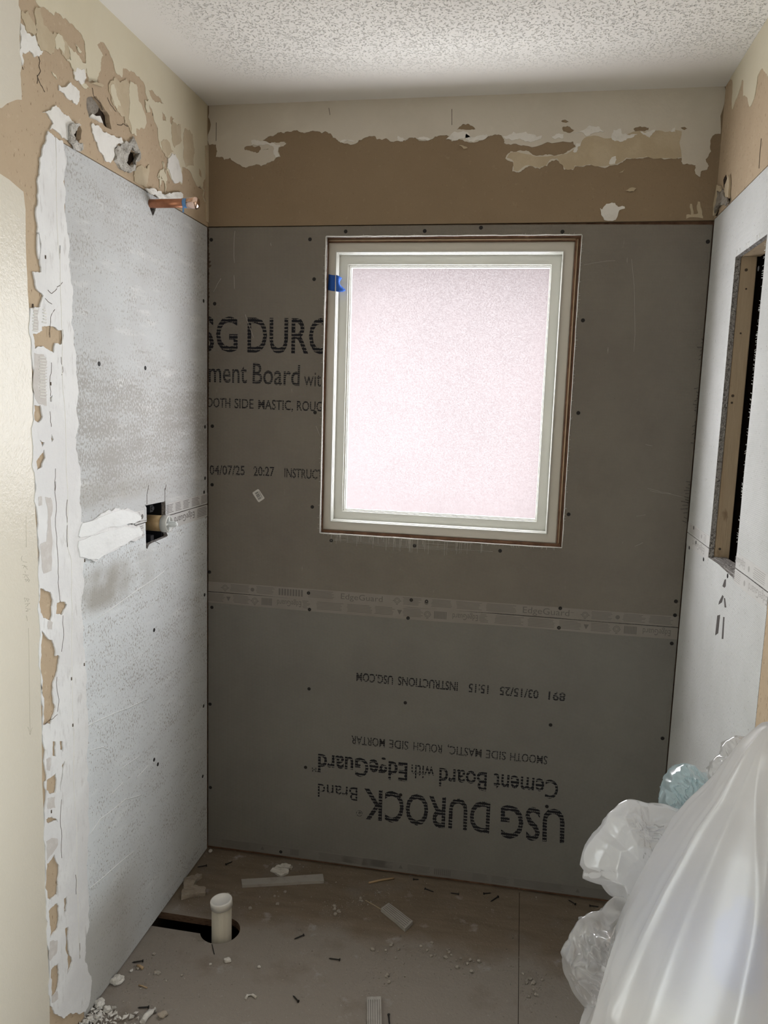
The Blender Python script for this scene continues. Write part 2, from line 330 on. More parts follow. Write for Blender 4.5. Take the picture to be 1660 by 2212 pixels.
# ------------------------------------------------------------------ mesh helpers
def jag(loop, amp=.12, depth=2, closed=True, seed=0):
    rnd = random.Random(seed * 977 + len(loop))
    pts = [tuple(p) for p in loop]
    for k in range(depth):
        out = []
        n = len(pts)
        for i in range(n):
            a = pts[i]; b = pts[(i + 1) % n]
            out.append(a)
            if not closed and i == n - 1: break
            dx, dy = b[0] - a[0], b[1] - a[1]
            ln = math.hypot(dx, dy)
            if ln < .004: continue
            o = rnd.uniform(-amp, amp); q = rnd.uniform(.35, .65)
            o = max(-.006 / ln, min(.006 / ln, o))
            out.append((a[0] + dx * q - dy * o, a[1] + dy * q + dx * o))
        pts = out
    return pts
def sheet(bm, loops, F, d0, d1, mi=0, side=None):
    """outline (+ holes) in wall coordinates, extruded from d0 (back) to d1 (front)"""
    vl = [[Vector((u, v, 0)) for u, v in lp] for lp in loops]
    tris = tessellate_polygon(vl)
    flat = [p for lp in vl for p in lp]
    fr = [bm.verts.new(F(p.x, p.y, d1)) for p in flat]
    bk = [bm.verts.new(F(p.x, p.y, d0)) for p in flat]
    side = mi if side is None else side
    for a, b, c in tris:
        if len({a, b, c}) < 3: continue
        try:
            f = bm.faces.new((fr[a], fr[b], fr[c])); f.material_index = mi
            f = bm.faces.new((bk[c], bk[b], bk[a])); f.material_index = mi
        except ValueError: pass
    i0 = 0
    for lp in vl:
        n = len(lp)
        for i in range(n):
            a, b = i0 + i, i0 + (i + 1) % n
            try:
                f = bm.faces.new((fr[a], fr[b], bk[b], bk[a])); f.material_index = side
            except ValueError: pass
        i0 += n
    bmesh.ops.recalc_face_normals(bm, faces=bm.faces)
def box(bm, x0, x1, y0, y1, z0, z1, mi=0):
    v = [bm.verts.new((x, y, z)) for x in (x0, x1) for y in (y0, y1) for z in (z0, z1)]
    for q in ((0, 1, 3, 2), (4, 6, 7, 5), (0, 4, 5, 1), (2, 3, 7, 6), (0, 2, 6, 4), (1, 5, 7, 3)):
        f = bm.faces.new([v[i] for i in q]); f.material_index = mi
def rect(u0, u1, v0, v1): return [(u0, v0), (u1, v0), (u1, v1), (u0, v1)]
def lathe(bm, o, axis, prof, seg=28, cap0=True, cap1=True, mi=0):
    o = Vector(o); a = Vector(axis).normalized()
    e1 = a.orthogonal().normalized(); e2 = a.cross(e1)
    rings = []
    for t, r in prof:
        rings.append([bm.verts.new(o + a * t + (e1 * math.cos(2 * math.pi * k / seg) + e2 * math.sin(2 * math.pi * k / seg)) * r) for k in range(seg)])
    for i in range(len(rings) - 1):
        for k in range(seg):
            f = bm.faces.new((rings[i][k], rings[i][(k + 1) % seg], rings[i + 1][(k + 1) % seg], rings[i + 1][k])); f.material_index = mi; f.smooth = True
    if cap0: bm.faces.new(list(reversed(rings[0]))).material_index = mi
    if cap1: bm.faces.new(rings[-1]).material_index = mi
def tube(bm, pts, r, seg=5):
    pts = [Vector(p) for p in pts]
    rings = []
    for i, p in enumerate(pts):
        d = (pts[min(i + 1, len(pts) - 1)] - pts[max(i - 1, 0)])
        if d.length < 1e-7: d = Vector((0, 0, 1))
        d.normalize(); e1 = d.orthogonal().normalized(); e2 = d.cross(e1)
        rings.append([bm.verts.new(p + (e1 * math.cos(2 * math.pi * k / seg) + e2 * math.sin(2 * math.pi * k / seg)) * r) for k in range(seg)])
    for i in range(len(rings) - 1):
        for k in range(seg):
            bm.faces.new((rings[i][k], rings[i][(k + 1) % seg], rings[i + 1][(k + 1) % seg], rings[i + 1][k])).smooth = True
    bm.faces.new(list(reversed(rings[0]))); bm.faces.new(rings[-1])
def wpos(o):
    p = Vector((0, 0, 0))
    while o: p += o.location; o = o.parent
    return p
def obj(name, bm, mat, parent=None, origin=None, smooth=False):
    """links bm (world coordinates) as one object; origin defaults to the base centre (things) or the parent's origin"""
    me = bpy.data.meshes.new(name)
    if origin is None:
        if parent is not None: origin = wpos(parent)
        else:
            cs = [v.co for v in bm.verts]
            mn = Vector([min(c[i] for c in cs) for i in range(3)]); mxx = Vector([max(c[i] for c in cs) for i in range(3)])
            origin = Vector(((mn.x + mxx.x) / 2, (mn.y + mxx.y) / 2, mn.z))
    origin = Vector(origin)
    bmesh.ops.translate(bm, vec=-origin, verts=bm.verts)
    if smooth:
        for f in bm.faces: f.smooth = True
    bm.to_mesh(me); bm.free()
    for mm in (mat if isinstance(mat, (list, tuple)) else [mat]): me.materials.append(mm)
    o = bpy.data.objects.new(name, me); COL.objects.link(o)
    if parent is not None: o.parent = parent; o.location = origin - wpos(parent)
    else: o.location = origin
    return o
def tag(o, label, cat, group=None):
    o['label'] = label; o['category'] = cat
    if group: o['group'] = group
    return o
def struct(o): o['kind'] = 'structure'; return o
def empty(name, loc, label, cat, group=None):
    o = bpy.data.objects.new(name, None); COL.objects.link(o); o.location = loc; o.empty_display_size = .05
    return tag(o, label, cat, group)
ZERO = Vector((0, 0, 0))

# ------------------------------------------------------------------ lettering
_H = {}
def glyphs(s, bold=0.0):
    cu = bpy.data.curves.new('t', 'FONT'); cu.body = s; cu.resolution_u = 3; cu.offset = bold
    ob = bpy.data.objects.new('t', cu)
    me = bpy.data.meshes.new_from_object(ob)
    vs = [v.co.copy() for v in me.vertices]; fs = [tuple(p.vertices) for p in me.polygons]
    bpy.data.objects.remove(ob); bpy.data.curves.remove(cu); bpy.data.meshes.remove(me)
    return vs, fs
CAP = None
def letter(bm, s, a, b, cap, F, d=.0004, bold=0.0, flip=False):
    """text s from wall point a to wall point b (baseline), capitals cap tall; flip turns 'up' the other way"""
    global CAP
    if CAP is None:
        CAP = max(v.y for v in glyphs('H')[0])
    vs, fs = glyphs(s, bold)
    x0 = min(v.x for v in vs); x1 = max(v.x for v in vs)
    du, dv = b[0] - a[0], b[1] - a[1]; ln = math.hypot(du, dv)
    nu, nv = -dv / ln, du / ln
    if flip: nu, nv = -nu, -nv
    nvs = []
    for v in vs:
        k = (v.x - x0) / (x1 - x0); h = v.y / CAP * cap
        nvs.append(bm.verts.new(F(a[0] + du * k + nu * h, a[1] + dv * k + nv * h, d)))
    for f in fs:
        try: bm.faces.new([nvs[i] for i in f])
        except ValueError: pass
def clip(bm, co, no):
    bmesh.ops.bisect_plane(bm, geom=bm.verts[:] + bm.edges[:] + bm.faces[:], plane_co=co, plane_no=no, clear_outer=True)

# ================================================================== SETTING
ZT, ZS = 2.083, .920        # top of the boards, seam on the back wall
ZL = 1.213                  # seam on the left and right walls
YL, YR = -.773, -.774       # front edges of the side boards
TH = .0127

# ---- floor with the drain slot cut into it
bm = bmesh.new()
hc = Vector((.203, -.385)); hr = .058
lp = [(-.10, -.411)]
a0 = math.asin((-.411 - hc.y) / hr); 
angs = []
st = math.pi - math.asin((-.411 - hc.y) / hr)     # lower slot edge meets circle (left side)
en = math.pi - math.asin((-.346 - hc.y) / hr)
st_ = st; en_ = en + 2 * math.pi
for k in range(41):
    aa = st_ + (en_ - st_) * k / 40
    lp.append((hc.x + hr * math.cos(aa), hc.y + hr * math.sin(aa)))
lp.append((-.10, -.346))
slot = lp
seam = [(1.0725, -2.6), (1.0742, -2.6), (1.0738, -.003), (1.0722, -.003)]
sheet(bm, [[(-.2, -3.7), (2.3, -3.7), (2.3, .16), (-.2, .16)], slot, seam], FF, -.022, 0, 0, 1)
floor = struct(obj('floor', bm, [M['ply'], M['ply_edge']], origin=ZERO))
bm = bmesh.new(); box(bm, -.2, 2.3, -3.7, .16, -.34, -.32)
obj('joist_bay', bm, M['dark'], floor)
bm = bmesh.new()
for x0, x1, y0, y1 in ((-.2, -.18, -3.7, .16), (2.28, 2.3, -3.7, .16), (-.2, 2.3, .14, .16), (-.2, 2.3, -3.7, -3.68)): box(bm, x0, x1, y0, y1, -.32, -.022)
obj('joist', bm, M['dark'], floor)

# ---- ceiling
bm = bmesh.new(); box(bm, -.2, 2.3, -3.7, .16, H, H + .1)
ceil = struct(obj('ceiling', bm, M['ceiling'], origin=ZERO))
zc = zm(lambda x, y: tuple(hit(x, y, 2, H)[:2]), 0, 0, 1)

# ---- back wall: drywall strip above the boards, dark framing behind
WIN = [PB(706, 512), PB(1257, 507), PB(1212, 1183), PB(692, 1150)]
WX0, WX1, WZ0, WZ1 = .3815, 1.1365, 1.1405, 2.0535
bm = bmesh.new()
top = [(-.013, H), (-.013, 2.0855), (.15, 2.0850), (.5, 2.0865), (.794, 2.0875), (1.1, 2.0885), (1.3, 2.0895), (1.492, 2.0905), (W + .013, 2.0905), (W + .013, H)]
sheet(bm, [top], FB, -.012, 0)
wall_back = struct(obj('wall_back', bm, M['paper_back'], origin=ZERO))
bm = bmesh.new()
sheet(bm, [[(-.2, -.3), (2.3, -.3), (2.3, H), (-.2, H)], rect(.376, 1.1345, 1.139, 2.050)], FB, -.15, -.0129)
obj('framing', bm, M['dark_wood'], wall_back)

# ---- left wall: drywall round the board, framing behind
z1 = zm(PL, 0, 0, 500 / 1660); z2 = zm(PL, 0, 500, 500 / 1660); z3 = zm(PL, 0, 1040, 500 / 1660); z4 = zm(PL, 0, 1600, 500 / 1660)
hole_a = jag(z1(pairs('622 705 655 690 690 690 720 730 755 790 785 830 790 880 800 930 765 915 735 880 690 862 640 845 622 780')), .1, 1, seed=1)
hole_b = jag(z1(pairs('505 962 540 925 570 900 588 935 580 1000 565 1025 535 1000')), .1, 1, seed=2)
hole_c = jag(z1(pairs('897 1165 915 1110 938 1055 955 1085 985 1100 992 1150 960 1185 930 1190')), .1, 1, seed=3)
bm = bmesh.new()
sheet(bm, [[(-3.7, 0), (YL - .001, 0), (YL - .001, 2.0855), (-.36, 2.0865), (.0, 2.0845), (.013, 2.0845), (.013, H), (-3.7, H)], hole_a, hole_b, hole_c], FL, -.012, 0)
wall_left = struct(obj('wall_left', bm, M['paper'], origin=ZERO))
vh = zm(PL, 260, 1040, .1325)(pairs('398 372 735 325 738 420 742 800 775 880 760 900 520 1000 470 1030 440 1100 420 1085 412 700 428 430 425 388'))
VH = [vh[0], vh[1]]
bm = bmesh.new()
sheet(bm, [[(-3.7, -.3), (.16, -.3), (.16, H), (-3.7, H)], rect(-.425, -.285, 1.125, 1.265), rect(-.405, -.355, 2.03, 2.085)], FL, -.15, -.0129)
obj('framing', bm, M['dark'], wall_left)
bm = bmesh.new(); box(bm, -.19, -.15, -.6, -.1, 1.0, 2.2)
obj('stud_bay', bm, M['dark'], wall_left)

# ---- right wall
NY0, NY1, NZ0, NZ1 = -.530, -.2755, 1.186, 1.9395   # opening in the boards
bm = bmesh.new()
sheet(bm, [[(-3.7, 0), (YR - .002, 0), (YR - .002, 2.094), (.013, 2.094), (.013, H), (-3.7, H)]], FR, -.012, 0)
wall_right = struct(obj('wall_right', bm, M['paper'], origin=ZERO))
bm = bmesh.new()
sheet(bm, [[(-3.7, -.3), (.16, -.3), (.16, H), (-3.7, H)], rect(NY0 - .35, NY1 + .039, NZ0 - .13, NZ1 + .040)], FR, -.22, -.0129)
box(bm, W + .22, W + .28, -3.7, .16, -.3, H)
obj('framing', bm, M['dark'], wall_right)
# ---- wall behind the camera
bm = bmesh.new(); box(bm, -.2, 2.3, -3.72, -3.6, -.3, H)
struct(obj('wall_front', bm, M['room'], origin=ZERO))

# ---- outside: added stucco wall that dims and tints the view through the glass
bm = bmesh.new(); box(bm, -.55, 1.75, 1.75, 1.95, -.3, 2.36)
wo = struct(obj('backdrop_wall', bm, M['backdrop'], origin=(.6, 1.85, -.3)))
bm = bmesh.new(); box(bm, -.65, 1.85, 1.25, 1.98, 2.36, 2.44); obj('backdrop_shade', bm, M['backdrop'], wo)  # overhang out of view, added to shade the top of the pink wall

# ================================================================== PAINT AND PAPER ON THE WALLS
def patch(name, mat, wall, F, loops, d=.0011, d0=0.0, amp=.12, depth=2, seed=0, label=None):
    bm = bmesh.new()
    for i, lp in enumerate(loops):
        outer, holes = (lp[0], lp[1:]) if isinstance(lp[0][0], (list, tuple)) else (lp, [])
        sheet(bm, [jag(outer, amp, depth, seed=seed + i)] + [jag(h, amp, depth, seed=seed + 31 + j) for j, h in enumerate(holes)], F, d0, d)
    o = obj(name, bm, mat, wall)
    if label: o['label'] = label
    return o
zb5 = zm(PB, 420, 180, 600 / 1660); zb6 = zm(PB, 1000, 180, 660 / 1660)
paint = ([(0.004, H), (.004, PB(450, 313)[1])] + zb5(pairs('130 365 130 440 165 440 180 458 215 445 240 470 290 500 330 495 370 485 400 495 440 475 475 465 490 445 515 440 503 410 506 385 550 360 530 350 480 352 410 342 440 320 500 295 560 288 620 283 680 292 715 285 760 298 780 288 820 305 830 325 850 335 860 345 890 358 975 355 985 340 1010 330 1085 320 1090 335 1150 330 1210 345 1260 345 1300 325 1330 330 1430 330 1440 318 1500 312 1535 320 1505 335 1540 348'))
         + zb6(pairs('0 308 90 312 150 285 180 278 212 285 225 325 300 334 460 320 600 316 614 345 560 378 480 388 400 395 370 380 300 368 260 370 232 408 270 425 270 478 300 484 340 460 360 450 420 466 460 450 482 422 510 415 545 445 552 470 600 472 612 452 690 446 820 445 870 430 890 410 1000 402 1120 410 1190 405 1195 440 1265 445 1275 500 1290 510 1300 475 1328 470 1338 450 1320 415 1350 370 1356 290 1400 274'))
         + [(W - .003, PB(1560, 290)[1]), (W - .003, H)])
holes = [zb5(pairs('300 385 320 375 390 374 398 395 375 418 345 408 305 400')), zb5(pairs('412 400 450 390 440 396')), zb6(pairs('-20 240 0 222 30 220 70 250 40 254 -30 252')),
         zb6(pairs('535 205 555 198 577 210 560 216')), zb6(pairs('543 238 570 232 606 255 575 270 548 262')), zb6(pairs('928 248 965 234 1012 242 1010 254 940 264')),
         zb6(pairs('1184 243 1200 238 1222 246 1205 255')), zb6(pairs('1146 358 1168 356 1155 368')), zb6(pairs('1146 385 1154 380 1158 394 1148 395'))]
patch('paint_layer', M['greycream'], wall_back, FB, [[paint] + holes], .0013, amp=.16, depth=3, seed=5)
patch('torn_paper', M['tan_paper'], wall_back, FB, [
    zb6(pairs('640 330 660 300 720 285 800 300 900 275 1010 268 1100 266 1190 262 1190 402 1120 406 1000 398 890 404 866 424 820 440 690 440 610 446 604 466 556 464 512 408 474 416 456 444 420 460 360 444 302 478 276 474 276 424 240 406 264 376 300 374 368 388 400 400 484 394 566 384 626 352')),
    ], .0018, .0012, seed=9)
patch('pale_paper', M['white_plaster'], wall_back, FB, [
    zb5(pairs('342 342 410 344 475 356 545 358 506 384 500 410 514 438 486 442 474 380 410 372 345 372')), zb5(pairs('862 345 890 340 975 345 980 354 890 356')),
    zb5(pairs('1215 318 1262 340 1215 343')), zb5(pairs('1325 326 1425 326 1428 332 1330 333')), zb5(pairs('1560 290 1640 300 1660 330 1560 344 1505 336')),
    zb6(pairs('20 275 130 278 150 288 90 310 20 305')), zb6(pairs('218 292 320 270 430 285 424 305 360 318 300 306 230 302')), zb6(pairs('480 288 550 280 548 300 500 306')),
    zb6(pairs('808 300 820 255 862 250 866 276 950 276 900 300 868 318')), zb6(pairs('965 262 1050 256 1030 278 1012 298 985 280')), zb6(pairs('1125 262 1156 236 1156 264')),
    zb6(pairs('616 330 642 324 640 340 622 350 620 374 600 374')), zb6(pairs('600 270 690 230 772 262 690 284'))], .0023, .0012, amp=.2, depth=3, seed=12)
patch('plaster_spot', M['white_plaster'], wall_back, FB, [
    zb6(pairs('746 680 758 686 780 656 828 650 845 672 880 670 882 680 852 690 832 742 815 748 768 742 752 712')), zb6(pairs('795 440 810 402 832 396 836 416 828 438'))], .0022, 0, seed=17)
patch('paper_streak', M['tan_paper'], wall_back, FB, [zb6(pairs('1215 736 1218 712 1240 715 1236 655 1246 655 1255 712 1280 706 1278 642 1290 644 1300 690 1306 734'))], .0012, 0, seed=19)
patch('paper_flap', M['tan_paper'], wall_back, FB, [zb6(pairs('885 585 915 568 942 572 930 588')), zb6(pairs('850 488 876 474 868 486')), zb5(pairs('1582 370 1600 372 1636 388 1610 394'))], .004, .002, seed=23)
bm = bmesh.new()
for a, b in (((1540, 155), (1540, 250)), ((132, 235), (131, 345)), ((150, 125), (330, 122)), ((805, 148), (812, 190))):
    p = zb5([a, b]); tube(bm, [FB(*p[0], .0014), FB(*p[1], .0014)], .0007)
obj('paint_crack', bm, M['slit'], wall_back)

# left wall
ctop = z1(pairs('250 -40 250 0 282 50 320 55 350 88 382 112 396 82 450 135 500 170 545 210 585 255 604 300 607 350 612 425 612 462 620 525 635 585 695 595 700 550 720 500 725 415 740 405 705 345 695 320 715 300 775 360 800 420 815 465 828 520 868 555 880 488 950 515 1035 610 1050 690 1070 760 1130 920 1145 1050 1205 1150 1192 1220 1230 1290 1280 1300 1303 1325 1305 1200 1322 1200 1362 1230 1388 1290 1412 1335 1450 1352 1462 1290')) + [(-.004, 2.23), (-.004, H - .001), (-1.6, H - .001), (-1.6, 2.44)]
ch = [z1(pairs('1060 642 1110 675 1172 748 1130 738 1080 692')), z1(pairs('1160 800 1186 840 1188 872 1164 860')), z1(pairs('1222 835 1244 850 1226 895 1216 870')), z1(pairs('1422 1200 1440 1225 1446 1280 1428 1258'))]
patch('paint_layer', M['cream'], wall_left, FL, [[ctop] + ch], .0014, amp=.17, depth=3, seed=41)
edge_hi = z1(pairs('125 -60 125 40 140 75 133 300 147 480 138 520 142 570 146 650 148 716 60 735 0 776'))
patch('paint_layer', M['cream_gloss'], wall_left, FL, [edge_hi + [(-3.6, PL(0, 234)[1]), (-3.6, H - .001), (-.98, H - .001)]], .0026, amp=.05, seed=43)
lo = z1(pairs('0 1250 60 1290 160 1375 175 1500 180 1860')) + z2(pairs('200 550 215 900 230 1350 240 1800')) + z3(pairs('255 350 270 750 278 1100 285 1500 292 1770')) + z4(pairs('305 500 315 900 330 1300 345 1700 350 2032'))
fl_edge = [(lo[-1][0] + .004, .001)]
patch('paint_layer', M['cream_gloss'], wall_left, FL, [lo + fl_edge + [(-3.6, .001), (-3.6, lo[0][1])]], .0026, amp=.02, seed=44)
patch('torn_paper', M['tan_paper'], wall_left, FL, [
    z1(pairs('250 60 282 52 310 180 370 242 410 240 440 255 490 330 500 400 480 440 440 390 425 300 400 280 390 350 360 392 330 370 300 372 262 310 252 180')),
    z1(pairs('148 85 195 75 215 130 250 185 258 240 245 255 190 235 172 170 150 130')),
    z1(pairs('785 592 830 560 900 560 930 600 920 780 962 968 930 935 915 900 895 890 890 830 842 800 805 745 776 640')),
    z1(pairs('1322 922 1378 960 1392 1100 1388 1190 1330 1200 1312 1100')),
    z1(pairs('1150 1020 1190 1000 1240 1090 1200 1130 1160 1080')), z1(pairs('1235 870 1290 890 1300 1010 1250 1060 1225 950')),
    z1(pairs('955 1260 1000 1190 1068 1180 1060 1260 1045 1340 960 1300'))], .0020, .0003, amp=.2, depth=3, seed=51)
patch('pale_paper', M['cream'], wall_left, FL, [
    z1(pairs('480 330 520 370 560 400 612 455 612 520 600 600 640 640 600 635 570 598 530 570 522 500 490 440 472 430 510 440')),
    z1(pairs('930 582 972 604 988 720 1046 882 972 920 976 972 942 962 916 850')), z1(pairs('365 515 395 545 402 568 380 545')), z1(pairs('385 280 410 240 440 260 455 330 450 388 420 340 396 350')),
    z1(pairs('1140 1240 1170 1160 1172 1230 1195 1290 1182 1390 1172 1300 1150 1260 1140 1350')), z1(pairs('535 320 580 372 560 376')), z1(pairs('1035 720 1065 715 1075 800 1050 810')),
    z1(pairs('790 610 812 600 830 680 860 760 832 780 800 700'))], .0026, .0004, amp=.2, depth=3, seed=61)
patch('plaster_spot', M['white_plaster'], wall_left, FL, [
    z1(pairs('1202 1135 1250 1105 1288 1200 1302 1315 1232 1290 1195 1200')), z1(pairs('418 610 500 590 562 652 560 722 540 752 470 700 415 650')), z1(pairs('520 512 600 500 612 560 572 602 532 570')),
    z1(pairs('302 805 345 790 380 765 420 782 450 822 520 872 528 912 545 880 530 940 495 965 490 1005 440 990 345 930 376 890')), z1(pairs('650 902 690 898 740 950 800 970 860 982 886 1022 812 1070 800 1150 752 1156 710 1090 690 1020 656 950')),
    z1(pairs('140 165 168 190 185 240 240 252 262 330 300 372 280 392 240 412 200 362 152 372 155 470 146 440 142 300'))], .0030, .0004, amp=.2, depth=3, seed=71)
# crumbled gypsum round the knocked-through holes
def crumble(name, loop, F, d, seed, wall, mat, n=3, d0=-.004):
    bm = bmesh.new(); sheet(bm, [jag(loop, .15, 2, seed=seed)], F, d0, d)
    bmesh.ops.triangulate(bm, faces=bm.faces)
    bmesh.ops.subdivide_edges(bm, edges=bm.edges[:], cuts=n, use_grid_fill=True)
    for v in bm.verts:
        p = v.co * 60; v.co += Vector((mnoise.noise(p), mnoise.noise(p + Vector((9, 3, 1))), mnoise.noise(p + Vector((2, 7, 5))))) * .0035
    return obj(name, bm, mat, wall)
crumble('crumbled_gypsum', z1(pairs('812 1072 860 1040 930 1010 950 980 962 1010 1000 1112 990 1152 962 1190 990 1102 955 1085 940 1052 912 1112 896 1168 930 1192 965 1192 955 1225 900 1228 872 1222 815 1150')), FL, .006, 81, wall_left, M['chunk'], 2)
crumble('crumbled_gypsum', z1(pairs('480 920 540 880 560 895 530 930 504 962 515 1000 565 1030 572 1070 545 1082 500 1040 480 1020')), FL, .009, 82, wall_left, M['chunk'], 2, .0045)
crumble('crumbled_gypsum', z1(pairs('1030 1352 1090 1352 1130 1375 1165 1395 1200 1390 1240 1375 1300 1400 1285 1418 1180 1428 1120 1422 1070 1390')), FL, .008, 83, wall_left, M['white_plaster'], 2, .0045)
bm = bmesh.new()
for lp in (pairs('640 850 690 815 745 830 770 900 735 880 690 862'),):
    pts = z1(lp); sheet(bm, [jag(pts, .1, 1, seed=84)], FL, -.0125, -.009)
obj('hole_rubble', bm, M['white_plaster'], wall_left)
bm = bmesh.new(); sheet(bm, [z1(pairs('600 700 700 690 745 760 735 800 690 840 600 850'))], FL, -.0128, -.0115)
obj('hole_paper', bm, M['hole_paper'], wall_left)
bm = bmesh.new(); sheet(bm, [jag(z1(pairs('600 600 660 590 720 610 710 626 640 600')), .05, 1, seed=85)], FL, .004, .009)
obj('paper_flap', bm, M['tan_paper'], wall_left)
bm = bmesh.new()
for txt in ('275 400 285 440 278 470 290 510 270 540 265 600', '265 540 300 620 320 660', '660 630 672 690 720 740 735 790', '770 700 800 760 832 800', '160 480 165 500', '840 892 880 888 920 905', '1060 700 1090 770 1095 830', '1048 1190 1055 1260 1045 1330', '1380 1240 1395 1300 1440 1350'):
    p = z1(pairs(txt)); tube(bm, [FL(*q, .0004) for q in jag(p, .1, 2, False, seed=len(txt))], .0008)
obj('paper_crack', bm, M['slit'], wall_left)
bm = bmesh.new()
zc_ = zm(PL, 300, 260, 160 / 846)
for txt in ('265 470 282 555 240 580 210 650 240 680 232 760', '300 555 305 640 290 690 305 760 300 830', '215 650 280 665 305 655', '700 760 745 800 730 870 755 930'):
    tube(bm, [FL(*q, .0006) for q in jag(zc_(pairs(txt)), .12, 2, False, seed=len(txt))], .0022, 5)
obj('paper_scrape', bm, M['cream'], wall_left)
bm = bmesh.new(); sheet(bm, [z1(pairs('1466 1045 1494 1040 1494 1600 1478 1590'))], FL, 0, .003)
obj('corner_tape', bm, M['tan_paper'], wall_left)

# joint compound along the front edge of the left boards
right_b = (z1(pairs('438 1010 456 1100 460 1200 442 1300 455 1450 466 1600 480 1860')) + z2(pairs('480 150 495 350 510 500 498 650 520 740 535 900 548 1100 550 1350 530 1480 548 1650 565 1859'))
    + z3(pairs('572 200 570 288 700 248 790 214 870 198 950 214 1005 255 1000 280 955 300 890 312 990 322 1016 360 1005 396 930 425 880 460 760 520 690 566 650 562 592 550 580 650 586 800 570 880 576 960 590 1050 600 1300 608 1600 620 1859'))
    + z4(pairs('622 200 625 400 622 800 630 1200 632 1300 606 1400 605 1480 598 1570 620 1640 646 1700 640 1800 625 1900 600 1945 560 1960 530 1948 480 1960 450 1990')))
left_b = (z4(pairs('390 1960 352 1900 346 1700 332 1300 317 900 307 500 297 0')) + z3(pairs('294 1770 287 1500 280 1100 272 750 257 350 242 0')) + z2(pairs('232 1350 217 900 206 550 275 540 285 500 300 460 250 410 240 350 226 288 286 290 275 200 266 0'))
    + z1(pairs('268 1860 258 1600 258 1400 276 1200 300 1050 335 940 380 985')))
ch2 = [z2(pairs('222 735 290 712 288 682 352 680 440 702 436 800 386 800 374 872 296 822 238 842')), z2(pairs('234 1245 278 1245 296 1328 270 1372 240 1358')), z2(pairs('346 1192 366 1172 358 1222 348 1220')),
       z2(pairs('270 1490 308 1510 292 1556')), z2(pairs('356 1450 374 1490 360 1510')), z2(pairs('306 1562 314 1620 290 1690 254 1712 248 1650 280 1602')),
       z3(pairs('276 766 350 790 370 850 364 950 350 1000 300 980 280 940')), z3(pairs('396 872 456 862 470 880 436 954 390 948')), z3(pairs('286 1068 330 1120 374 1160 386 1250 418 1252 394 1380 370 1450 388 1620 350 1738 298 1748 292 1500 284 1200')),
       z4(pairs('366 4 390 6 390 112 366 108')), z4(pairs('416 4 440 6 440 80 420 60')), z4(pairs('308 296 390 226 396 290 386 368 346 380 312 340')), z4(pairs('318 562 360 540 404 580 332 592')), z4(pairs('432 180 454 142 440 250 426 368 420 300')),
       z4(pairs('326 880 380 812 404 880 404 1000 398 1100 350 1138 330 1130')), z4(pairs('338 1220 400 1162 412 1250 404 1338 346 1418 345 1300')), z4(pairs('448 1132 470 1112 464 1220 450 1238')), z4(pairs('456 1346 480 1332 476 1400 508 1580 470 1676 460 1500')), z4(pairs('355 1640 408 1592 414 1680 394 1800 358 1832'))]
COMP = patch('joint_compound', M['compound'], wall_left, FL, [[right_b + left_b] + ch2], .0042, 0.0010, amp=.13, depth=3, seed=90)
patch('thinset_smear', M['mortar'], wall_left, FL, [z3(pairs('575 300 700 256 790 222 870 206 950 222 1000 258 992 278 955 296 880 312 700 352 560 400 548 390')), z3(pairs('550 425 700 372 880 322 985 328 1010 362 1000 392 928 420 876 455 758 514 688 560 640 556 560 540 545 470'))], .0062, .004, amp=.05, seed=93)
patch('combed_compound', M['comb'], wall_left, FL, [z2(pairs('222 555 262 560 255 610 262 710 225 705')), z2(pairs('232 870 300 880 325 930 322 1250 290 1240 268 1240 240 1200')), z3(pairs('262 110 285 105 290 170 265 175')), z3(pairs('310 110 350 115 365 180 350 260 362 400 355 640 300 660 285 560 275 450 320 430 330 300')), z3(pairs('330 1000 365 1010 360 1062 330 1060')),
    z4(pairs('320 130 350 120 345 215 322 210')), z4(pairs('330 410 380 400 385 480 330 490')), z4(pairs('320 720 400 700 405 740 370 800 325 860')), z4(pairs('345 1440 400 1430 395 1520 345 1580')), z4(pairs('360 1830 400 1790 405 1850 360 1880'))], .0046, .0035, amp=.1, seed=95)
bm = bmesh.new()
for y0, y1, xa, xb in ((555, 710, 218, 255), (560, 660, 285, 318), (900, 1200, 262, 322)):
    for y in range(y0, y1, 22):
        p = z2([(xa + random.uniform(0, 10), y), (xb - random.uniform(0, 8), y + 6)]); tube(bm, [FL(*p[0], .0048), FL(*p[1], .0048)], .0016)
obj('comb_ridge', bm, M['white_plaster'], wall_left)
bm = bmesh.new()
bead = z1(pairs('385 980 390 1300 396 1600 415 1860')) + z2(pairs('418 100 420 300 428 560 436 760 432 1000 440 1150 455 1300 462 1600 474 1859')) + z3(pairs('470 300 475 480 500 560 500 800 505 1000 503 1250 508 1500 520 1859')) + z4(pairs('515 250 530 500 540 800 540 980 548 1200 560 1560'))
tube(bm, [FL(*q, .0041) for q in jag(bead, .03, 1, False, seed=4)], .0011)
obj('compound_ridge', bm, M['white_plaster'], wall_left)
bm = bmesh.new()
for txt, zz in (('470 130 468 260 472 470', z3), ('385 0 392 200 395 400 405 600 410 780 420 860', z3), ('440 960 445 1100 430 1220', z3), ('380 560 350 620 345 760', z2), ('355 940 355 1000 345 1090 350 1180', z2), ('425 900 440 1000 430 1030', z2), ('385 1700 380 1859', z2), ('345 1290 355 1400', z2), ('396 1400 410 1560 400 1650', z3), ('430 420 430 640 432 840', z4), ('530 960 535 1100', z4), ('560 1450 562 1560', z4), ('395 400 435 365', z2), ('330 420 360 445 395 410', z2), ('310 480 360 520', z2), ('310 1740 400 1670', z3)):
    p = zz(pairs(txt)); tube(bm, [FL(*q, .0042) for q in jag(p, .08, 2, False, seed=len(txt))], .0007)
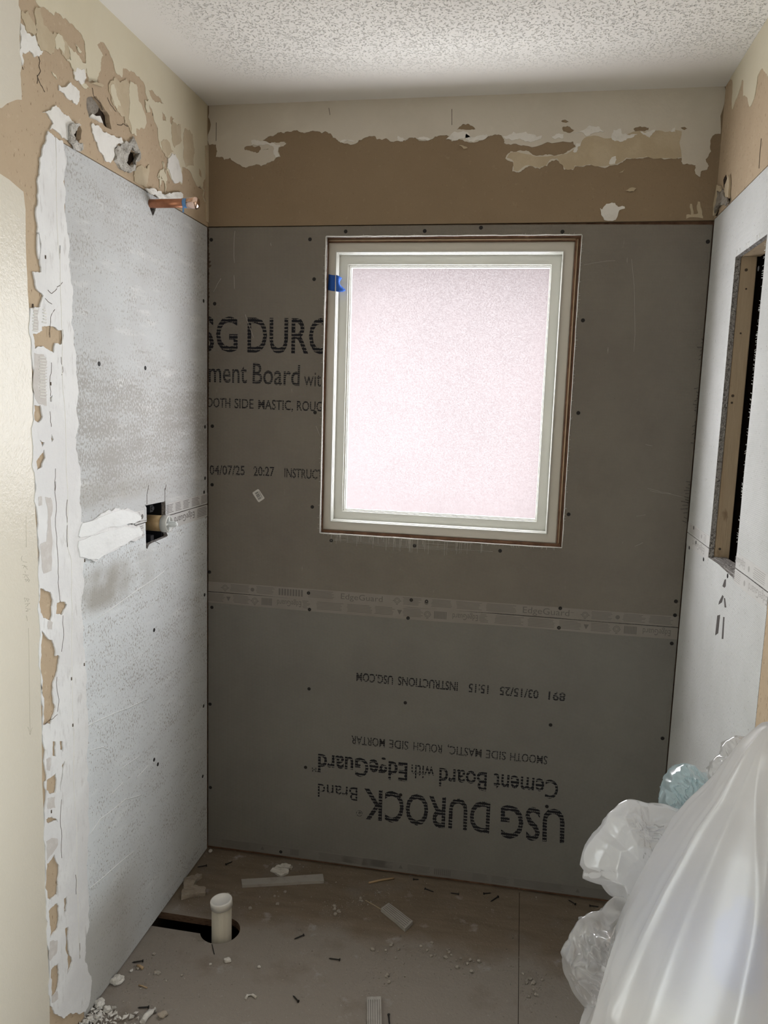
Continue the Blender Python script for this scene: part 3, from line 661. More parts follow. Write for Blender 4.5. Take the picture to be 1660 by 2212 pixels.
for zz, x, y in ((z2, 312, 182), (z3, 595, 565), (z3, 592, 1310), (z3, 500, 1412), (z3, 510, 1745), (z4, 355, 505), (z2, 350, 1090), (z2, 222, 530)):
    p = zz([(x, y)])[0]; tube(bm, [FL(p[0], p[1] - .004, .0042), FL(p[0], p[1] + .003, .0042)], .0018)
obj('compound_crack', bm, M['slit'], wall_left)
# pencil note and arrow on the cream paint
bm = bmesh.new()
for txt in ('152 535 142 550 150 568', '155 575 185 580', '150 600 188 612', '170 600 158 622', '168 608 190 630', '170 640 174 655', '156 665 196 672', '178 668 164 690', '180 674 198 700', '170 700 205 706 198 720 188 706', '188 706 180 716 172 702',
            '165 835 200 842', '165 838 172 862 182 842 192 862 200 842', '172 880 206 872', '176 900 206 872', '188 876 190 892', '174 910 210 915 176 930 192 932 190 912', '180 960 188 1000 184 970', '178 250 180 470', '196 1050 200 1300 208 1800', '192 1760 208 1815 222 1765'):
    p = z3(pairs(txt)); tube(bm, [FL(*q, .0026) for q in p], .0004, 4)
obj('pencil_note', bm, M['pencil'], wall_left)

# right wall paint and torn paper
zr5 = zm(PR, 1380, 150, 280 / 1126)
patch('paint_layer', M['cream'], wall_right, FR, [zr5(pairs('820 90 822 200 818 346 850 260 880 182 905 92 918 102 914 232 930 224 955 270 975 324 1010 250 1040 60 1070 0 1105 20 1126 66 1160 -40')) + [(-1.5, 2.30), (-1.5, H - .001), PR(1578, 168)]], .0015, seed=101)
patch('torn_paper', M['tan_paper'], wall_right, FR, [zr5(pairs('700 1000 742 1040 725 1090 690 1240 665 1270 668 1180')), zr5(pairs('770 1000 800 915 806 1030 800 1120 770 1140 760 1080'))], .006, .001, seed=103)
patch('torn_hole', M['dark'], wall_right, FR, [zr5(pairs('742 960 764 915 772 960 760 1040 745 1020')), zr5(pairs('668 1270 690 1240 705 1215 690 1270'))], .0014, .0006, seed=105)
crumble('crumbled_gypsum', zr5(pairs('712 1060 760 1030 770 1080 800 1120 808 1150 770 1170 720 1190 690 1250 700 1180')), FR, .009, 106, wall_right, M['hole_paper'], 2, .0045)
bm = bmesh.new(); p = zr5(pairs('1070 600 1060 700 1050 860')); tube(bm, [FR(*q, .0004) for q in p], .0008)
obj('paper_crack', bm, M['slit'], wall_right)

# ================================================================== WINDOW
def rings(bm, seq, mi=0, mats=None):
    """loft of rectangles (x0, x1, z0, z1, y)"""
    vs = [[bm.verts.new((x, r[4], z)) for x, z in ((r[0], r[2]), (r[1], r[2]), (r[1], r[3]), (r[0], r[3]))] for r in seq]
    for i in range(len(vs) - 1):
        for k in range(4):
            f = bm.faces.new((vs[i][k], vs[i][(k + 1) % 4], vs[i + 1][(k + 1) % 4], vs[i + 1][k]))
    bmesh.ops.recalc_face_normals(bm, faces=bm.faces)
window = bpy.data.objects.new('window_1', None); COL.objects.link(window); window.location = (.752, .06, 1.145); struct(window)
bm = bmesh.new()
rings(bm, [(.3768, 1.1337, 1.1397, 2.0495, .0135), (.3768, 1.1337, 1.1397, 2.0495, .02), (.3815, 1.122, 1.1465, 2.0415, .021), (.3815, 1.122, 1.1465, 2.0415, .15)])
obj('rough_frame', bm, M['dark_wood'], window)
bm = bmesh.new()
for k, (xa, xb, z, r) in enumerate(((.385, 1.122, 2.0455, .0022),)):
    tube(bm, [(xa, .019, z), (xb, .019, z + .0003)], r, 6)
tube(bm, [(1.128, .0185, 1.15), (1.1285, .0185, 2.045)], .0022, 6)
obj('frame_splinter', bm, M['wood'], window)
bm = bmesh.new()
rings(bm, [(.3816, 1.1215, 1.147, 2.041, .12), (.3816, 1.1215, 1.147, 2.041, .0315), (.384, 1.119, 1.1495, 2.0385, .030), (.4065, 1.0915, 1.1745, 2.0135, .030)])
obj('outer_frame', bm, M['vinyl_cream'], window)
bm = bmesh.new()
rings(bm, [(.4065, 1.0915, 1.1745, 2.0135, .032), (.4065, 1.0915, 1.1745, 2.0135, .0235), (.4095, 1.0890, 1.1775, 2.0105, .0225), (.4112, 1.0882, 1.1795, 2.0088, .026), (.4122, 1.0878, 1.1808, 2.0078, .026),
           (.4135, 1.0872, 1.1822, 2.0062, .050)])
obj('frame_bead', bm, M['vinyl'], window)
bm = bmesh.new()
rings(bm, [(.4130, 1.0878, 1.1817, 2.0067, .050), (.440, 1.0588, 1.2075, 1.9795, .050), (.4412, 1.0576, 1.2087, 1.9783, .054), (.4455, 1.056, 1.211, 1.9755, .054), (.4467, 1.0555, 1.212, 1.9745, .058),
           (.449, 1.0545, 1.2145, 1.972, .058), (.449, 1.0545, 1.2145, 1.972, .075)])
obj('sash', bm, M['vinyl'], window)
bm = bmesh.new(); box(bm, .447, 1.0565, .0615, .0655, 1.2125, 1.974)
obj('glass_pane', bm, M['glass'], window)

# painter's tape stuck across the left jamb
bm = bmesh.new()
top_e = [PB(*p, .0295) for p in ((710.5, 592.5), (718, 594), (725, 594.6), (728, 595), (732, 596), (736, 598), (739, 600.5))]
bot_e = [PB(*p, .0295) for p in ((708.8, 626.5), (718, 628.5), (725, 629.5), (728, 630.5), (734, 631.5), (741, 630.5), (746, 627.5))]
dep = [.0285, .0288, .0288, .0215, .0205, .030, .034]
rows = 8; gv = []
for i in range(rows + 1):
    s = i / rows; row = []
    for j in range(7):
        a, b = top_e[j], bot_e[j]
        bite = -.012 * math.sin(math.pi * min(1, s * 1.15)) * max(0, (j - 4) / 2) if s < .87 else 0
        row.append(bm.verts.new((a[0] * (1 - s) + b[0] * s + bite, dep[j] + .0006 * math.sin(6 * s + j), a[1] * (1 - s) + b[1] * s)))
    gv.append(row)
for i in range(rows):
    for j in range(6): bm.faces.new((gv[i][j], gv[i + 1][j], gv[i + 1][j + 1], gv[i][j + 1])).smooth = True
bmesh.ops.recalc_face_normals(bm, faces=bm.faces)
bmesh.ops.solidify(bm, geom=bm.faces[:], thickness=.0003)
tag(obj('painters_tape', bm, M['blue_tape']), 'torn strip of blue painters tape stuck on the left side of the white window frame', 'tape')

# ================================================================== CEMENT BOARDS
def screw_mesh():
    bm = bmesh.new()
    lathe(bm, (0, 0, 0), (0, 0, 1), [(-.003, .0022), (-.0006, .0058), (.0004, .0056), (.0007, .0048), (.0003, .0022), (.0003, .0005)], 14)
    me = bpy.data.meshes.new('screw'); bm.to_mesh(me); bm.free(); me.materials.append(M['screw']); return me
SCREW = screw_mesh()
def screws(board, F, P, pts):
    base = wpos(board); rot = {FB: (math.pi / 2, 0, 0), FL: (0, math.pi / 2, 0), FR: (0, -math.pi / 2, 0)}[F]
    for px, py in pts:
        u, v = P(px, py)
        o = bpy.data.objects.new('screw', SCREW); COL.objects.link(o); o.parent = board
        o.location = F(u, v, .0003) - base; o.rotation_euler = rot
def board(name, F, loops, mat, label, group='cement boards screwed to the walls'):
    bm = bmesh.new(); sheet(bm, loops, F, -TH, 0, 0, 1)
    return tag(obj(name, bm, [mat, M['board_edge']]), label, 'cement board', group)
def strip(board_, F, u0, u1, v0, v1, mat, items, vflip, ink='print'):
    """printed edge tape: items are (kind, u_start, u_end)"""
    bm = bmesh.new(); sheet(bm, [jag(rect(u0, u1, v0, v1), .004, 3, seed=int(u0 * 100) + 3)], F, 0, .0006)
    tp = obj('edge_tape', bm, M[mat], board_)
    bm = bmesh.new(); h = v1 - v0; e = .0007
    def q(a, b, c, d): bm.faces.new([bm.verts.new(F(x, y, e)) for x, y in ((a, c), (b, c), (b, d), (a, d))])
    for it in items:
        k, a, b = it[0], min(it[1], it[2]), max(it[1], it[2]); c = (a + b) / 2
        if k == 'lines':
            n = 6
            for i in range(n):
                y = v0 + h * (.18 + .64 * i / (n - 1)); q(a + random.uniform(0, .004), b - random.uniform(0, .012), y, y + h * .045)
        elif k == 'block':
            for i in range(9):
                x = a + (b - a) * i / 9; q(x, x + (b - a) / 14, v0 + h * .16, v1 - h * .16)
        elif k == 'tri':
            s = -1 if vflip else 1
            bm.faces.new([bm.verts.new(F(x, y, e)) for x, y in ((c - h * .22, v0 + h * (.5 - s * .2)), (c + h * .22, v0 + h * (.5 - s * .2)), (c, v0 + h * (.5 + s * .24)))])
        elif k == 'dot':
            bm.faces.new([bm.verts.new(F(c + h * .2 * math.cos(t), v0 + h * .5 + h * .2 * math.sin(t), e)) for t in [2 * math.pi * j / 14 for j in range(14)]])
        elif k == 'emblem':
            for r0, r1 in ((.24, .29), (.13, .17)):
                for j in range(14):
                    t0, t1 = 2 * math.pi * j / 14, 2 * math.pi * (j + 1) / 14
                    bm.faces.new([bm.verts.new(F(c + h * r * math.cos(t), v0 + h * .5 + h * r * math.sin(t), e)) for r, t in ((r0, t0), (r1, t0), (r1, t1), (r0, t1))])
            q(a, c - h * .3, v0 + h * .44, v0 + h * .52); q(c + h * .3, b, v0 + h * .44, v0 + h * .52); q(c - h * .1, c + h * .1, v0 + h * .1, v0 + h * .16)
        elif k == 'text':
            cap = h * it[3]
            if vflip: letter(bm, 'EdgeGuard', (it[1], v1 - h * .24), (it[2], v1 - h * .24), cap, F, e, .0, flip=(F is FR))
            else: letter(bm, 'EdgeGuard', (it[1], v0 + h * .24), (it[2], v0 + h * .24), cap, F, e, .0)
        elif k == 'tm':
            q(a, b, v0 + h * .6, v0 + h * .64)
    obj('printing', bm, M[ink], tp)
    return tp

# ---- back wall, upper board (window cut out of it)
g = .0025
up_out = [(g, ZS + .0012), (W - g, ZS + .0012), (W - g, 2.0785), (1.1, 2.0825), (.794, 2.0835), (.4, 2.0828), (g, 2.0815)]
win_loop = jag([(.3817, 1.1405), (1.136, 1.1385), (1.1372, 1.4), (1.1366, 1.8), (1.1372, 2.0535), (.9, 2.0545), (.6, 2.0522), (.3822, 2.0525), (.3812, 1.8), (.3805, 1.5)], .004, 4, seed=8)
b_up = board('cement_board', FB, [up_out, win_loop], M['board'], 'upper grey cement board on the back wall, with the window cut through it')
bm = bmesh.new()
zt1 = zm(PB, 430, 470, 370 / 1660); zt2 = zm(PB, 430, 860, 370 / 1660); zt3 = zm(PB, 640, 1420, 620 / 1660)
def width(a, b): p = zt3([a, b]); return math.dist(p[0], p[1])
w_usg = width((1555, 890), (1185, 850)); w_dur = width((1125, 842), (395, 760)); w_cem = width((1520, 712), (1145, 672)); w_smo = width((1455, 570), (1240, 548)); w_with = width((800, 636), (668, 622)); w_rough = width((845, 505), (680, 488)); w_ins = width((935, 148), (590, 113))
def endat(p, w, left=True):
    return ((p[0] - w, p[1]), p) if left else (p, (p[0] + w, p[1]))
G = zt1([(375, 1297)])[0]; D = zt1([(470, 1302)])[0]
capU = zt1([(500, 965), (500, 1303)]); capU = capU[0][1] - capU[1][1]
for s, (a, b) in (('USG', endat(G, w_usg)), ('DUROCK', endat((D[0], D[1]), w_dur, False))): letter(bm, s, a, b, capU * .97, FB, bold=.012)
clip(bm, (g, 0, 0), (-1, 0, 0)); clip(bm, (.3775, 0, 0), (1, 0, 0))
obj('lettering', bm, M['ink'], b_up)['label'] = 'large printed brand line running under the window edge'
bm = bmesh.new()
E1 = zt1([(465, 1603)])[0]; B0, B1 = zt1([(520, 1608), (975, 1630)]); W0 = zt1([(1018, 1632)])[0]
cp = zt1([(560, 1415), (560, 1612)]); cp = cp[0][1] - cp[1][1]
letter(bm, 'Cement', *endat(E1, w_cem), cp, FB, bold=.006); letter(bm, 'Board', B0, B1, cp, FB, bold=.006); letter(bm, 'with', *endat(W0, w_with, False), cp * .72, FB)
clip(bm, (g, 0, 0), (-1, 0, 0)); clip(bm, (.3775, 0, 0), (1, 0, 0))
obj('lettering', bm, M['ink_fine'], b_up)
bm = bmesh.new()
cp = zt1([(400, 1755), (400, 1845)]); cp = cp[0][1] - cp[1][1]
S0 = zt1([(305, 1842)])[0]
letter(bm, 'SMOOTH', *endat(S0, w_smo), cp, FB, bold=.012)
letter(bm, 'SIDE', *zt1([(345, 1845), (530, 1850)]), cp, FB, bold=.012); letter(bm, 'MASTIC,', *zt1([(575, 1853), (912, 1866)]), cp, FB, bold=.012)
letter(bm, 'ROUGH', *endat(zt1([(950, 1870)])[0], w_rough * 1.12, False), cp, FB, bold=.012)
cp = zt2([(300, 655), (300, 742)]); cp = cp[0][1] - cp[1][1]
letter(bm, '04/07/25', *zt2([(105, 738), (445, 746)]), cp, FB, bold=.012); letter(bm, '20:27', *zt2([(530, 752), (732, 757)]), cp, FB, bold=.012)
letter(bm, 'INSTRUCTIONS', *endat(zt2([(828, 768)])[0], w_ins * .98, False), cp, FB, bold=.012)
clip(bm, (g, 0, 0), (-1, 0, 0)); clip(bm, (.3775, 0, 0), (1, 0, 0))
obj('lettering', bm, M['ink_fine'], b_up)
u7 = lambda x, y=160: zm(PB, 430, 1230, 530 / 1660)([(x, y)])[0][0]
u8 = lambda x, y=230: zm(PB, 960, 1260, 540 / 1660)([(x, y)])[0][0]
strip(b_up, FB, g, W - g, ZS + .0014, ZS + .034, 'tape', [('emblem', u7(150), u7(205)), ('lines', u7(210), u7(350)), ('dot', u7(350), u7(375)), ('lines', u7(385), u7(520)), ('block', u7(540), u7(710)), ('lines', u7(740), u7(920)), ('text', u7(962), u7(1245), .56),
    ('emblem', u7(1315), u7(1372)), ('lines', u7(1380), u7(1512)), ('dot', u7(1525), u7(1560)), ('lines', u7(1575), u8(55)), ('lines', u8(75), u8(248)), ('lines', u8(275), u8(478)), ('text', u8(520), u8(830), .6), ('tm', u8(838), u8(862)), ('emblem', u8(905), u8(965)), ('lines', u8(975), u8(1118)), ('dot', u8(1135), u8(1170)), ('lines', u8(1185), u8(1340)), ('lines', u8(1360), u8(1530))], False)
screws(b_up, FB, PB, [(456.7, 518), (670, 517), (747.3, 500), (918, 499), (1039.5, 491.8), (1215.8, 500.6), (679, 603), (464, 656), (681, 891), (459, 920.6), (458.5, 1047), (675, 1095), (716, 1167.6), (453, 1235.6), (667, 1281), (1260, 692), (1250, 892), (1229, 1111), (1081, 1190), (896, 1179), (889, 1296), (922, 1299), (1211, 1314), (1461, 1299), (1459, 1329), (1530, 522)])
# frayed glass-fibre mesh along the window cut
bm = bmesh.new(); rnd = random.Random(3)
def fringe(n, fn, nx, nz, lo, hi):
    for i in range(n):
        t = rnd.random(); u, v = fn(t); l = rnd.uniform(lo, hi)
        tube(bm, [FB(u, v, .0006), FB(u + nx * l + rnd.uniform(-.001, .001), v + nz * l + rnd.uniform(-.001, .001), .0009)], .00022, 3)
fringe(60, lambda t: (.3795, 1.15 + .9 * t), -1, 0, .002, .008); fringe(80, lambda t: (1.138, 1.15 + .9 * t), 1, 0, .002, .007); fringe(90, lambda t: (.39 + .74 * t, 1.139), 0, -1, .002, .008); fringe(30, lambda t: (.39 + .74 * t, 2.0545), 0, 1, .001, .004)
for k in range(60):
    u = .405 + .50 * rnd.random(); tube(bm, [FB(u, 1.139, .0005), FB(u, 1.139 - rnd.uniform(.01, .05) * (1 - abs(u - .72) / .9), .0005)], .0003, 3)
for k in range(7):
    v = 1.136 - .0042 * k; a = .41 + .12 * rnd.random() * k / 4; tube(bm, [FB(a, v, .0005), FB(a + .25 + .25 * rnd.random(), v, .0005)], .0003, 3)
for u in (.3805, 1.1378): tube(bm, [FB(u + rnd.uniform(-.0008, .0008), 1.14 + .913 * i / 30, .0004) for i in range(31)], .0016 if u < 1 else .0009, 5)
tube(bm, [FB(.381 + .756 * i / 30, 1.1395 + rnd.uniform(-.001, .001), .0004) for i in range(31)], .0016, 5)
tube(bm, [FB(.381 + .756 * i / 30, 2.0538 + rnd.uniform(-.001, .0006), .0004) for i in range(31)], .0014, 5)
obj('frayed_mesh', bm, M['fibre'], b_up)
# scratches and scuffs on the upper board
bm = bmesh.new()
for a, b in (((350, 130), (345, 440)), ((215, 590), (140, 720)), ((450, 940), (530, 1165)), ((340, 560), (345, 690)), ((695, 245), (700, 275))):
    p = zt1([a, b]); tube(bm, [FB(*q, .0002) for q in jag(p, .03, 2, False, seed=a[0])], .0009, 4)
for pts in (((1365, 560), (1370, 760)), ((1262, 572), (1330, 563)), ((1400, 1055), (1450, 1066)), ((1405, 1060), (1480, 1075)), ((1395, 960), (1410, 963)), ((1375, 1115), (1395, 1112)), ((1372, 1180), (1390, 1172)), ((683, 920), (692, 943))):
    p = [PB(*q) for q in pts]; tube(bm, [FB(*q, .0002) for q in jag(p, .03, 2, False, seed=int(pts[0][0]))], .0006, 4)
obj('scratch', bm, M['offcut'], b_up)
# torn mesh down the right corner
bm = bmesh.new(); rnd = random.Random(5)
for px, py, n in ((1516, 750, 6), (1508, 860, 8), (1503, 930, 6), (1488, 1060, 8), (1480, 1100, 6)):
    u, v = PB(px, py)
    for i in range(n):
        tube(bm, [FB(u - .012 + rnd.uniform(0, .012), v + .035 * (i / n - .5) * 2, .001), FB(min(u + .008, W - .004), v + .035 * (i / n - .5) * 2 + rnd.uniform(-.004, .004), .003)], .0011, 4)
obj('torn_mesh', bm, M['scrape'], b_up)

bm = bmesh.new(); rnd = random.Random(15)
for i in range(46):
    v = 2.078 - .0118 * i; w_ = abs(rnd.gauss(0, .0035)) * max(.15, 1 - i / 34)
    sheet(bm, [[(g, v), (g + .0016 + w_, v - .003), (g + .0012 + w_ * .6, v - .009), (g, v - .0119)]], FB, .0001, .0005)
obj('corner_gap', bm, M['slit'], b_up)
# barcode sticker
bm = bmesh.new()
zs = zm(PB, 430, 860, 370 / 1660)
sheet(bm, [zs(pairs('520 915 570 882 582 886 636 966 632 976 585 1008 574 1004 522 926'))], FB, .0001, .0005)
st = tag(obj('barcode_sticker', bm, M['sticker']), 'small tilted white barcode sticker on the upper grey board left of the window', 'sticker')
bm = bmesh.new()
c0, c1, c3 = [Vector(p) for p in zs([(545, 918), (610, 985), (575, 900)])]
A, Bq, Cq = [Vector(p) for p in zs([(543, 920), (578, 990), (575, 902)])]
for i in range(13):
    s0 = i / 13; s1 = s0 + random.choice((.025, .04, .055))
    ax = (Bq - A); bx = (Cq - A)
    bm.faces.new([bm.verts.new(FB(*(A + ax * s + bx * k), .0006)) for s, k in ((s0, 0), (s1, 0), (s1, .95), (s0, .95))])
for k0 in (1.12, 1.22): bm.faces.new([bm.verts.new(FB(*(A + ax * s + bx * k), .0006)) for s, k in ((.02, k0), (.95, k0), (.95, k0 + .05), (.02, k0 + .05))])
obj('barcode', bm, M['bar_ink'], st)

# ---- back wall, lower board
b_lo = board('cement_board', FB, [rect(g, W - g, .014, ZS - .0012)], M['board_low'], 'lower grey cement board on the back wall, printed upside down')
def inv(bm, s, a, b, cap_px, bold=0.0):
    p = zt3([a, b, (a[0], a[1] + cap_px)]); letter(bm, s, p[0], p[1], abs(p[2][1] - p[0][1]), FB, .0004, bold)
bm = bmesh.new()
inv(bm, 'USG', (1555, 886), (1185, 856), 186, .012); inv(bm, 'DUROCK', (1125, 842), (395, 760), 176, .012)
inv(bm, 'R', (374, 886), (358, 884), 22)
q = zt3([(366, 902)])[0]; r = .0105
for j in range(20):
    t0, t1 = 2 * math.pi * j / 20, 2 * math.pi * (j + 1) / 20
    bm.faces.new([bm.verts.new(FB(q[0] + r * k * math.cos(t), q[1] + r * k * math.sin(t), .0004)) for k, t in ((.85, t0), (1, t0), (1, t1), (.85, t1))])
obj('lettering', bm, M['ink'], b_lo)['label'] = 'large upside-down brand line near the floor'
bm = bmesh.new()
inv(bm, 'Cement', (1520, 716), (1145, 672), 104, .012); inv(bm, 'Board', (1105, 668), (830, 640), 104, .012); inv(bm, 'with', (800, 634), (668, 620), 76, .006); inv(bm, 'EdgeGuard', (645, 614), (128, 560), 102, .02); inv(bm, 'TM', (142, 636), (92, 632), 28)
inv(bm, 'Brand', (355, 754), (127, 730), 76)
obj('lettering', bm, M['ink'], b_lo)
bm = bmesh.new()
for s, a, b in (('SMOOTH', 1455, 1240), ('SIDE', 1215, 1100), ('MASTIC,', 1075, 878), ('ROUGH', 845, 680), ('SIDE', 650, 540), ('MORTAR', 515, 320)):
    yy = lambda x: 451 + (x - 320) * .1065
    inv(bm, s, (a, yy(a)), (b, yy(b)), 48, .008)
for s, a, b in (('891', 1560, 1462), ('03/15/25', 1405, 1180), ('15:15', 1115, 1000), ('INSTRUCTIONS', 937, 590), ('USG.COM', 562, 350)):
    yy = lambda x: 88 + (x - 350) * .0985
    inv(bm, s, (a, yy(a)), (b, yy(b)), 47, .02)
obj('lettering', bm, M['ink_fine'], b_lo)
v7 = lambda x: u7(x, 235); v8 = lambda x: u8(x, 310)
strip(b_lo, FB, g, W - g, ZS - .037, ZS - .0014, 'tape', [('lines', v7(60), v7(178)), ('tri', v7(185), v7(215)), ('lines', v7(230), v7(352)), ('emblem', v7(350), v7(405)), ('block', v7(425), v7(497)), ('text', v7(692), v7(530), .52), ('lines', v7(700), v7(755)), ('lines', v7(795), v7(982)), ('lines', v7(1000), v7(1175)), ('lines', v7(1190), v7(1332)), ('tri', v7(1345), v7(1375)), ('lines', v7(1380), v7(1522)), ('emblem', v7(1525), v7(1575)), ('block', v7(1595), v8(15)),
    ('text', v8(220), v8(52), .52), ('lines', v8(228), v8(290)), ('lines', v8(330), v8(530)), ('lines', v8(550), v8(740)), ('lines', v8(755), v8(910)), ('tri', v8(925), v8(958)), ('lines', v8(970), v8(1112)), ('emblem', v8(1118), v8(1172)), ('block', v8(1195), v8(1282)), ('text', v8(1506), v8(1320), .52)], True)
v10 = lambda x: PB(700 + .3735 * x, 1870)[0]
strip(b_lo, FB, g, W - g, .016, .047, 'tape_dark', [('tri', .19, .21), ('block', .3, .33), ('lines', .05, .16), ('lines', v10(100), v10(260)), ('lines', v10(265), v10(400)), ('tri', v10(432), v10(458)), ('lines', v10(480), v10(620)), ('block', v10(640), v10(740)), ('lines', v10(860), v10(960)), ('lines', v10(970), v10(1080)), ('lines', v10(1100), v10(1400)), ('tri', v10(1462), v10(1495)), ('lines', .40, .52), ('lines', .55, .64)], False)
screws(b_lo, FB, PB, [(458, 1312), (669, 1316.5), (882, 1335), (1208, 1356), (1452, 1390), (668, 1488), (876, 1518), (1190, 1566), (1432, 1595), (455, 1701), (454, 1521), (1182, 1742), (866, 1717), (660.5, 1657.5), (607, 1840)])

# ---- left wall boards
ztl = .0006
lu = [(YL, ZL + .0012), (-.004, ZL + .0012), (-.004, 2.0815), (-.2, 2.0825), (-.36, 2.0835), (YL, 2.0835)]
valve_hole = jag(vh, .05, 1, seed=2)
seam_v = ZL
def split_hole(above):
    out = []
    n = len(vh)
    for i in range(n):
        a, b = vh[i], vh[(i + 1) % n]
        ka = a[1] > seam_v; kb = b[1] > seam_v
        if ka == above: out.append(a)
        if ka != kb:
            t = (seam_v - a[1]) / (b[1] - a[1]); out.append((a[0] + (b[0] - a[0]) * t, seam_v))
    return out
up_h = split_hole(True); lo_h = split_hole(False)
def notch(h, v_edge, above):
    ys = sorted(h, key=lambda p: p[0])
    pts = [p for p in h if abs(p[1] - seam_v) > 1e-6]
    return pts
hy = [p[0] for p in vh]
yA, yB = min(hy), max(hy)
upn = [p for p in up_h if abs(p[1] - seam_v) > 1e-6]; lon = [p for p in lo_h if abs(p[1] - seam_v) > 1e-6]
upn.sort(key=lambda p: math.atan2(p[1] - seam_v + 1e-4, p[0] - (yA + yB) / 2), reverse=True)      # left -> over the top -> right
lon.sort(key=lambda p: math.atan2(p[1] - seam_v - 1e-4, p[0] - (yA + yB) / 2))                    # left -> under -> right
cu_hole = jag(zm(PL, 280, 380, 200 / 1660)(pairs('345 470 370 440 420 420 470 440 480 520 475 570 462 620 440 680 420 715 400 680 372 600 355 530')), .08, 1, seed=4)
lu_loop = [(YL, ZL + .0012)] + [(upn[0][0], ZL + .0012)] + upn + [(upn[-1][0], ZL + .0012)] + lu[1:]
b_lu = board('cement_board', FL, [lu_loop, cu_hole], M['board_washed'], 'upper cement board on the left wall, speckled with white thinset, below the copper pipe')
ll_loop = [(YL, .004), (-.004, .006), (-.004, ZL - .0012), (lon[-1][0], ZL - .0012)] + lon[::-1] + [(lon[0][0], ZL - .0012), (YL, ZL - .0012)]
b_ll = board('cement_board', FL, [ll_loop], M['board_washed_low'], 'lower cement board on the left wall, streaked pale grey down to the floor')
yv = lambda x, y: zm(PL, 260, 1040, .1325)([(x, y)])[0][0]
y_hole_r = max(p[0] for p in vh) + .004; y_hole_l = min(p[0] for p in vh) - .004
strip(b_lu, FL, y_hole_r, -.004, ZL + .0014, ZL + .036, 'tape_light', [('lines', yv(745, 400), yv(870, 400)), ('lines', yv(890, 400), yv(1000, 380)), ('lines', yv(1020, 350), yv(1130, 330)), ('lines', yv(1160, 320), yv(1290, 300)), ('lines', yv(1310, 290), yv(1430, 260))], False)
strip(b_ll, FL, y_hole_r + .012, -.004, ZL - .040, ZL - .0014, 'tape_light', [('text', yv(1205, 560), yv(880, 620), .52), ('lines', yv(1250, 540), yv(1420, 520))], True)
strip(b_lu, FL, y_hole_l - .05, y_hole_l - .001, ZL + .0014, ZL + .036, 'tape_light', [('lines', y_hole_l - .045, y_hole_l - .02), ('dot', y_hole_l - .018, y_hole_l - .006)], False)
strip(b_ll, FL, y_hole_l - .05, y_hole_l - .001, ZL - .040, ZL - .0014, 'tape_light', [('lines', y_hole_l - .045, y_hole_l - .005)], True)
screws(b_lu, FL, PL, [(440, 650), (443, 922), (443, 1033), (441, 1063), (214, 786), (314, 795)])
screws(b_ll, FL, PL, [(442, 1285), (440, 1525), (333, 1361), (333, 1641), (341, 1651), (438, 1677)])
bm = bmesh.new()
zv = zm(PL, 260, 1040, .1325)
for txt in ('432 210 432 372', '462 60 436 205', '728 110 726 330', '745 50 728 150'):
    tube(bm, [FL(*q, .0003) for q in zv(pairs(txt))], .0007, 4)
obj('saw_cut', bm, M['slit'], b_lu)
bm = bmesh.new()
for txt in ('220 675 330 650 430 630', '570 985 600 990 640 1020', '1385 600 1420 560 1440 600'):
    tube(bm, [FL(*q, .0003) for q in zv(pairs(txt))], .0007, 4)
obj('saw_cut', bm, M['slit'], b_ll)
bm = bmesh.new(); rnd = random.Random(8)
for txt, zz in (('640 1060 900 840 960 790', z4), ('640 680 720 560 900 420 1010 390', z4), ('700 640 712 560', z4), ('860 210 1000 110', z4), ('790 390 880 300', z4), ('980 270 1060 180', z4), ('640 70 740 45 775 65', z4), ('620 1760 760 1690 1060 1560', z3), ('700 980 900 840 1180 640', z3)):
    p = zz(pairs(txt)); tube(bm, [FL(*q, .0002) for q in jag(p, .02, 2, False, seed=len(txt))], .0011, 4)
obj('trowel_mark', bm, M['mortar'], b_ll)

# ---- right wall boards (opening for a recessed niche)
ru = [(YR, ZL + .0012 - .003), (NY0, ZL - .0018), (NY0, NZ1), (NY1, NZ1), (NY1, ZL - .0018), (-.004, ZL - .0018), (-.004, 2.091), (YR, 2.091)]
ru_j = [ru[0], ru[1]] + jag([ru[1], (NY0 + .003, 1.4), (NY0 - .002, 1.6), (NY0 + .002, 1.8), ru[2]], .01, 4, False, seed=6)[1:-1] + ru[2:]
b_ru = board('cement_board', FR, [ru_j], M['board_right'], 'upper pale cement board on the right wall, cut out for the tall niche')
rl = [(YR, .01), (-.004, .01), (-.004, ZL - .0042), (NY1, ZL - .0042), (NY1, NZ0), (NY1 - .1, NZ0 + .003), (NY0, NZ0 - .002), (NY0, ZL - .0042), (YR, ZL - .0042)]
b_rl = board('cement_board', FR, [rl], M['board_right'], 'lower pale cement board on the right wall, below the niche')
yr = lambda x, y: zm(PR, 1380, 700, .3164)([(x, y)])[0][0]
strip(b_ru, FR, NY1 + .001, -.004, ZL - .0016, ZL + .028, 'tape_light', [('lines', yr(350, 1390), yr(420, 1430)), ('dot', yr(425, 1450), yr(440, 1455)), ('lines', yr(445, 1460), yr(465, 1470))], False, 'print_light')
strip(b_rl, FR, NY1 + .001, -.004, ZL - .037, ZL - .0044, 'tape_light', [('text', yr(450, 1560), yr(370, 1500), .5)], True, 'print_light')
strip(b_ru, FR, YR, NY0 - .001, ZL - .0016, ZL + .032, 'tape_light', [('text', yr(730, 1640), yr(665, 1600), .5), ('dot', yr(770, 1670), yr(745, 1650)), ('lines', yr(870, 1740), yr(785, 1680))], True, 'print_light')
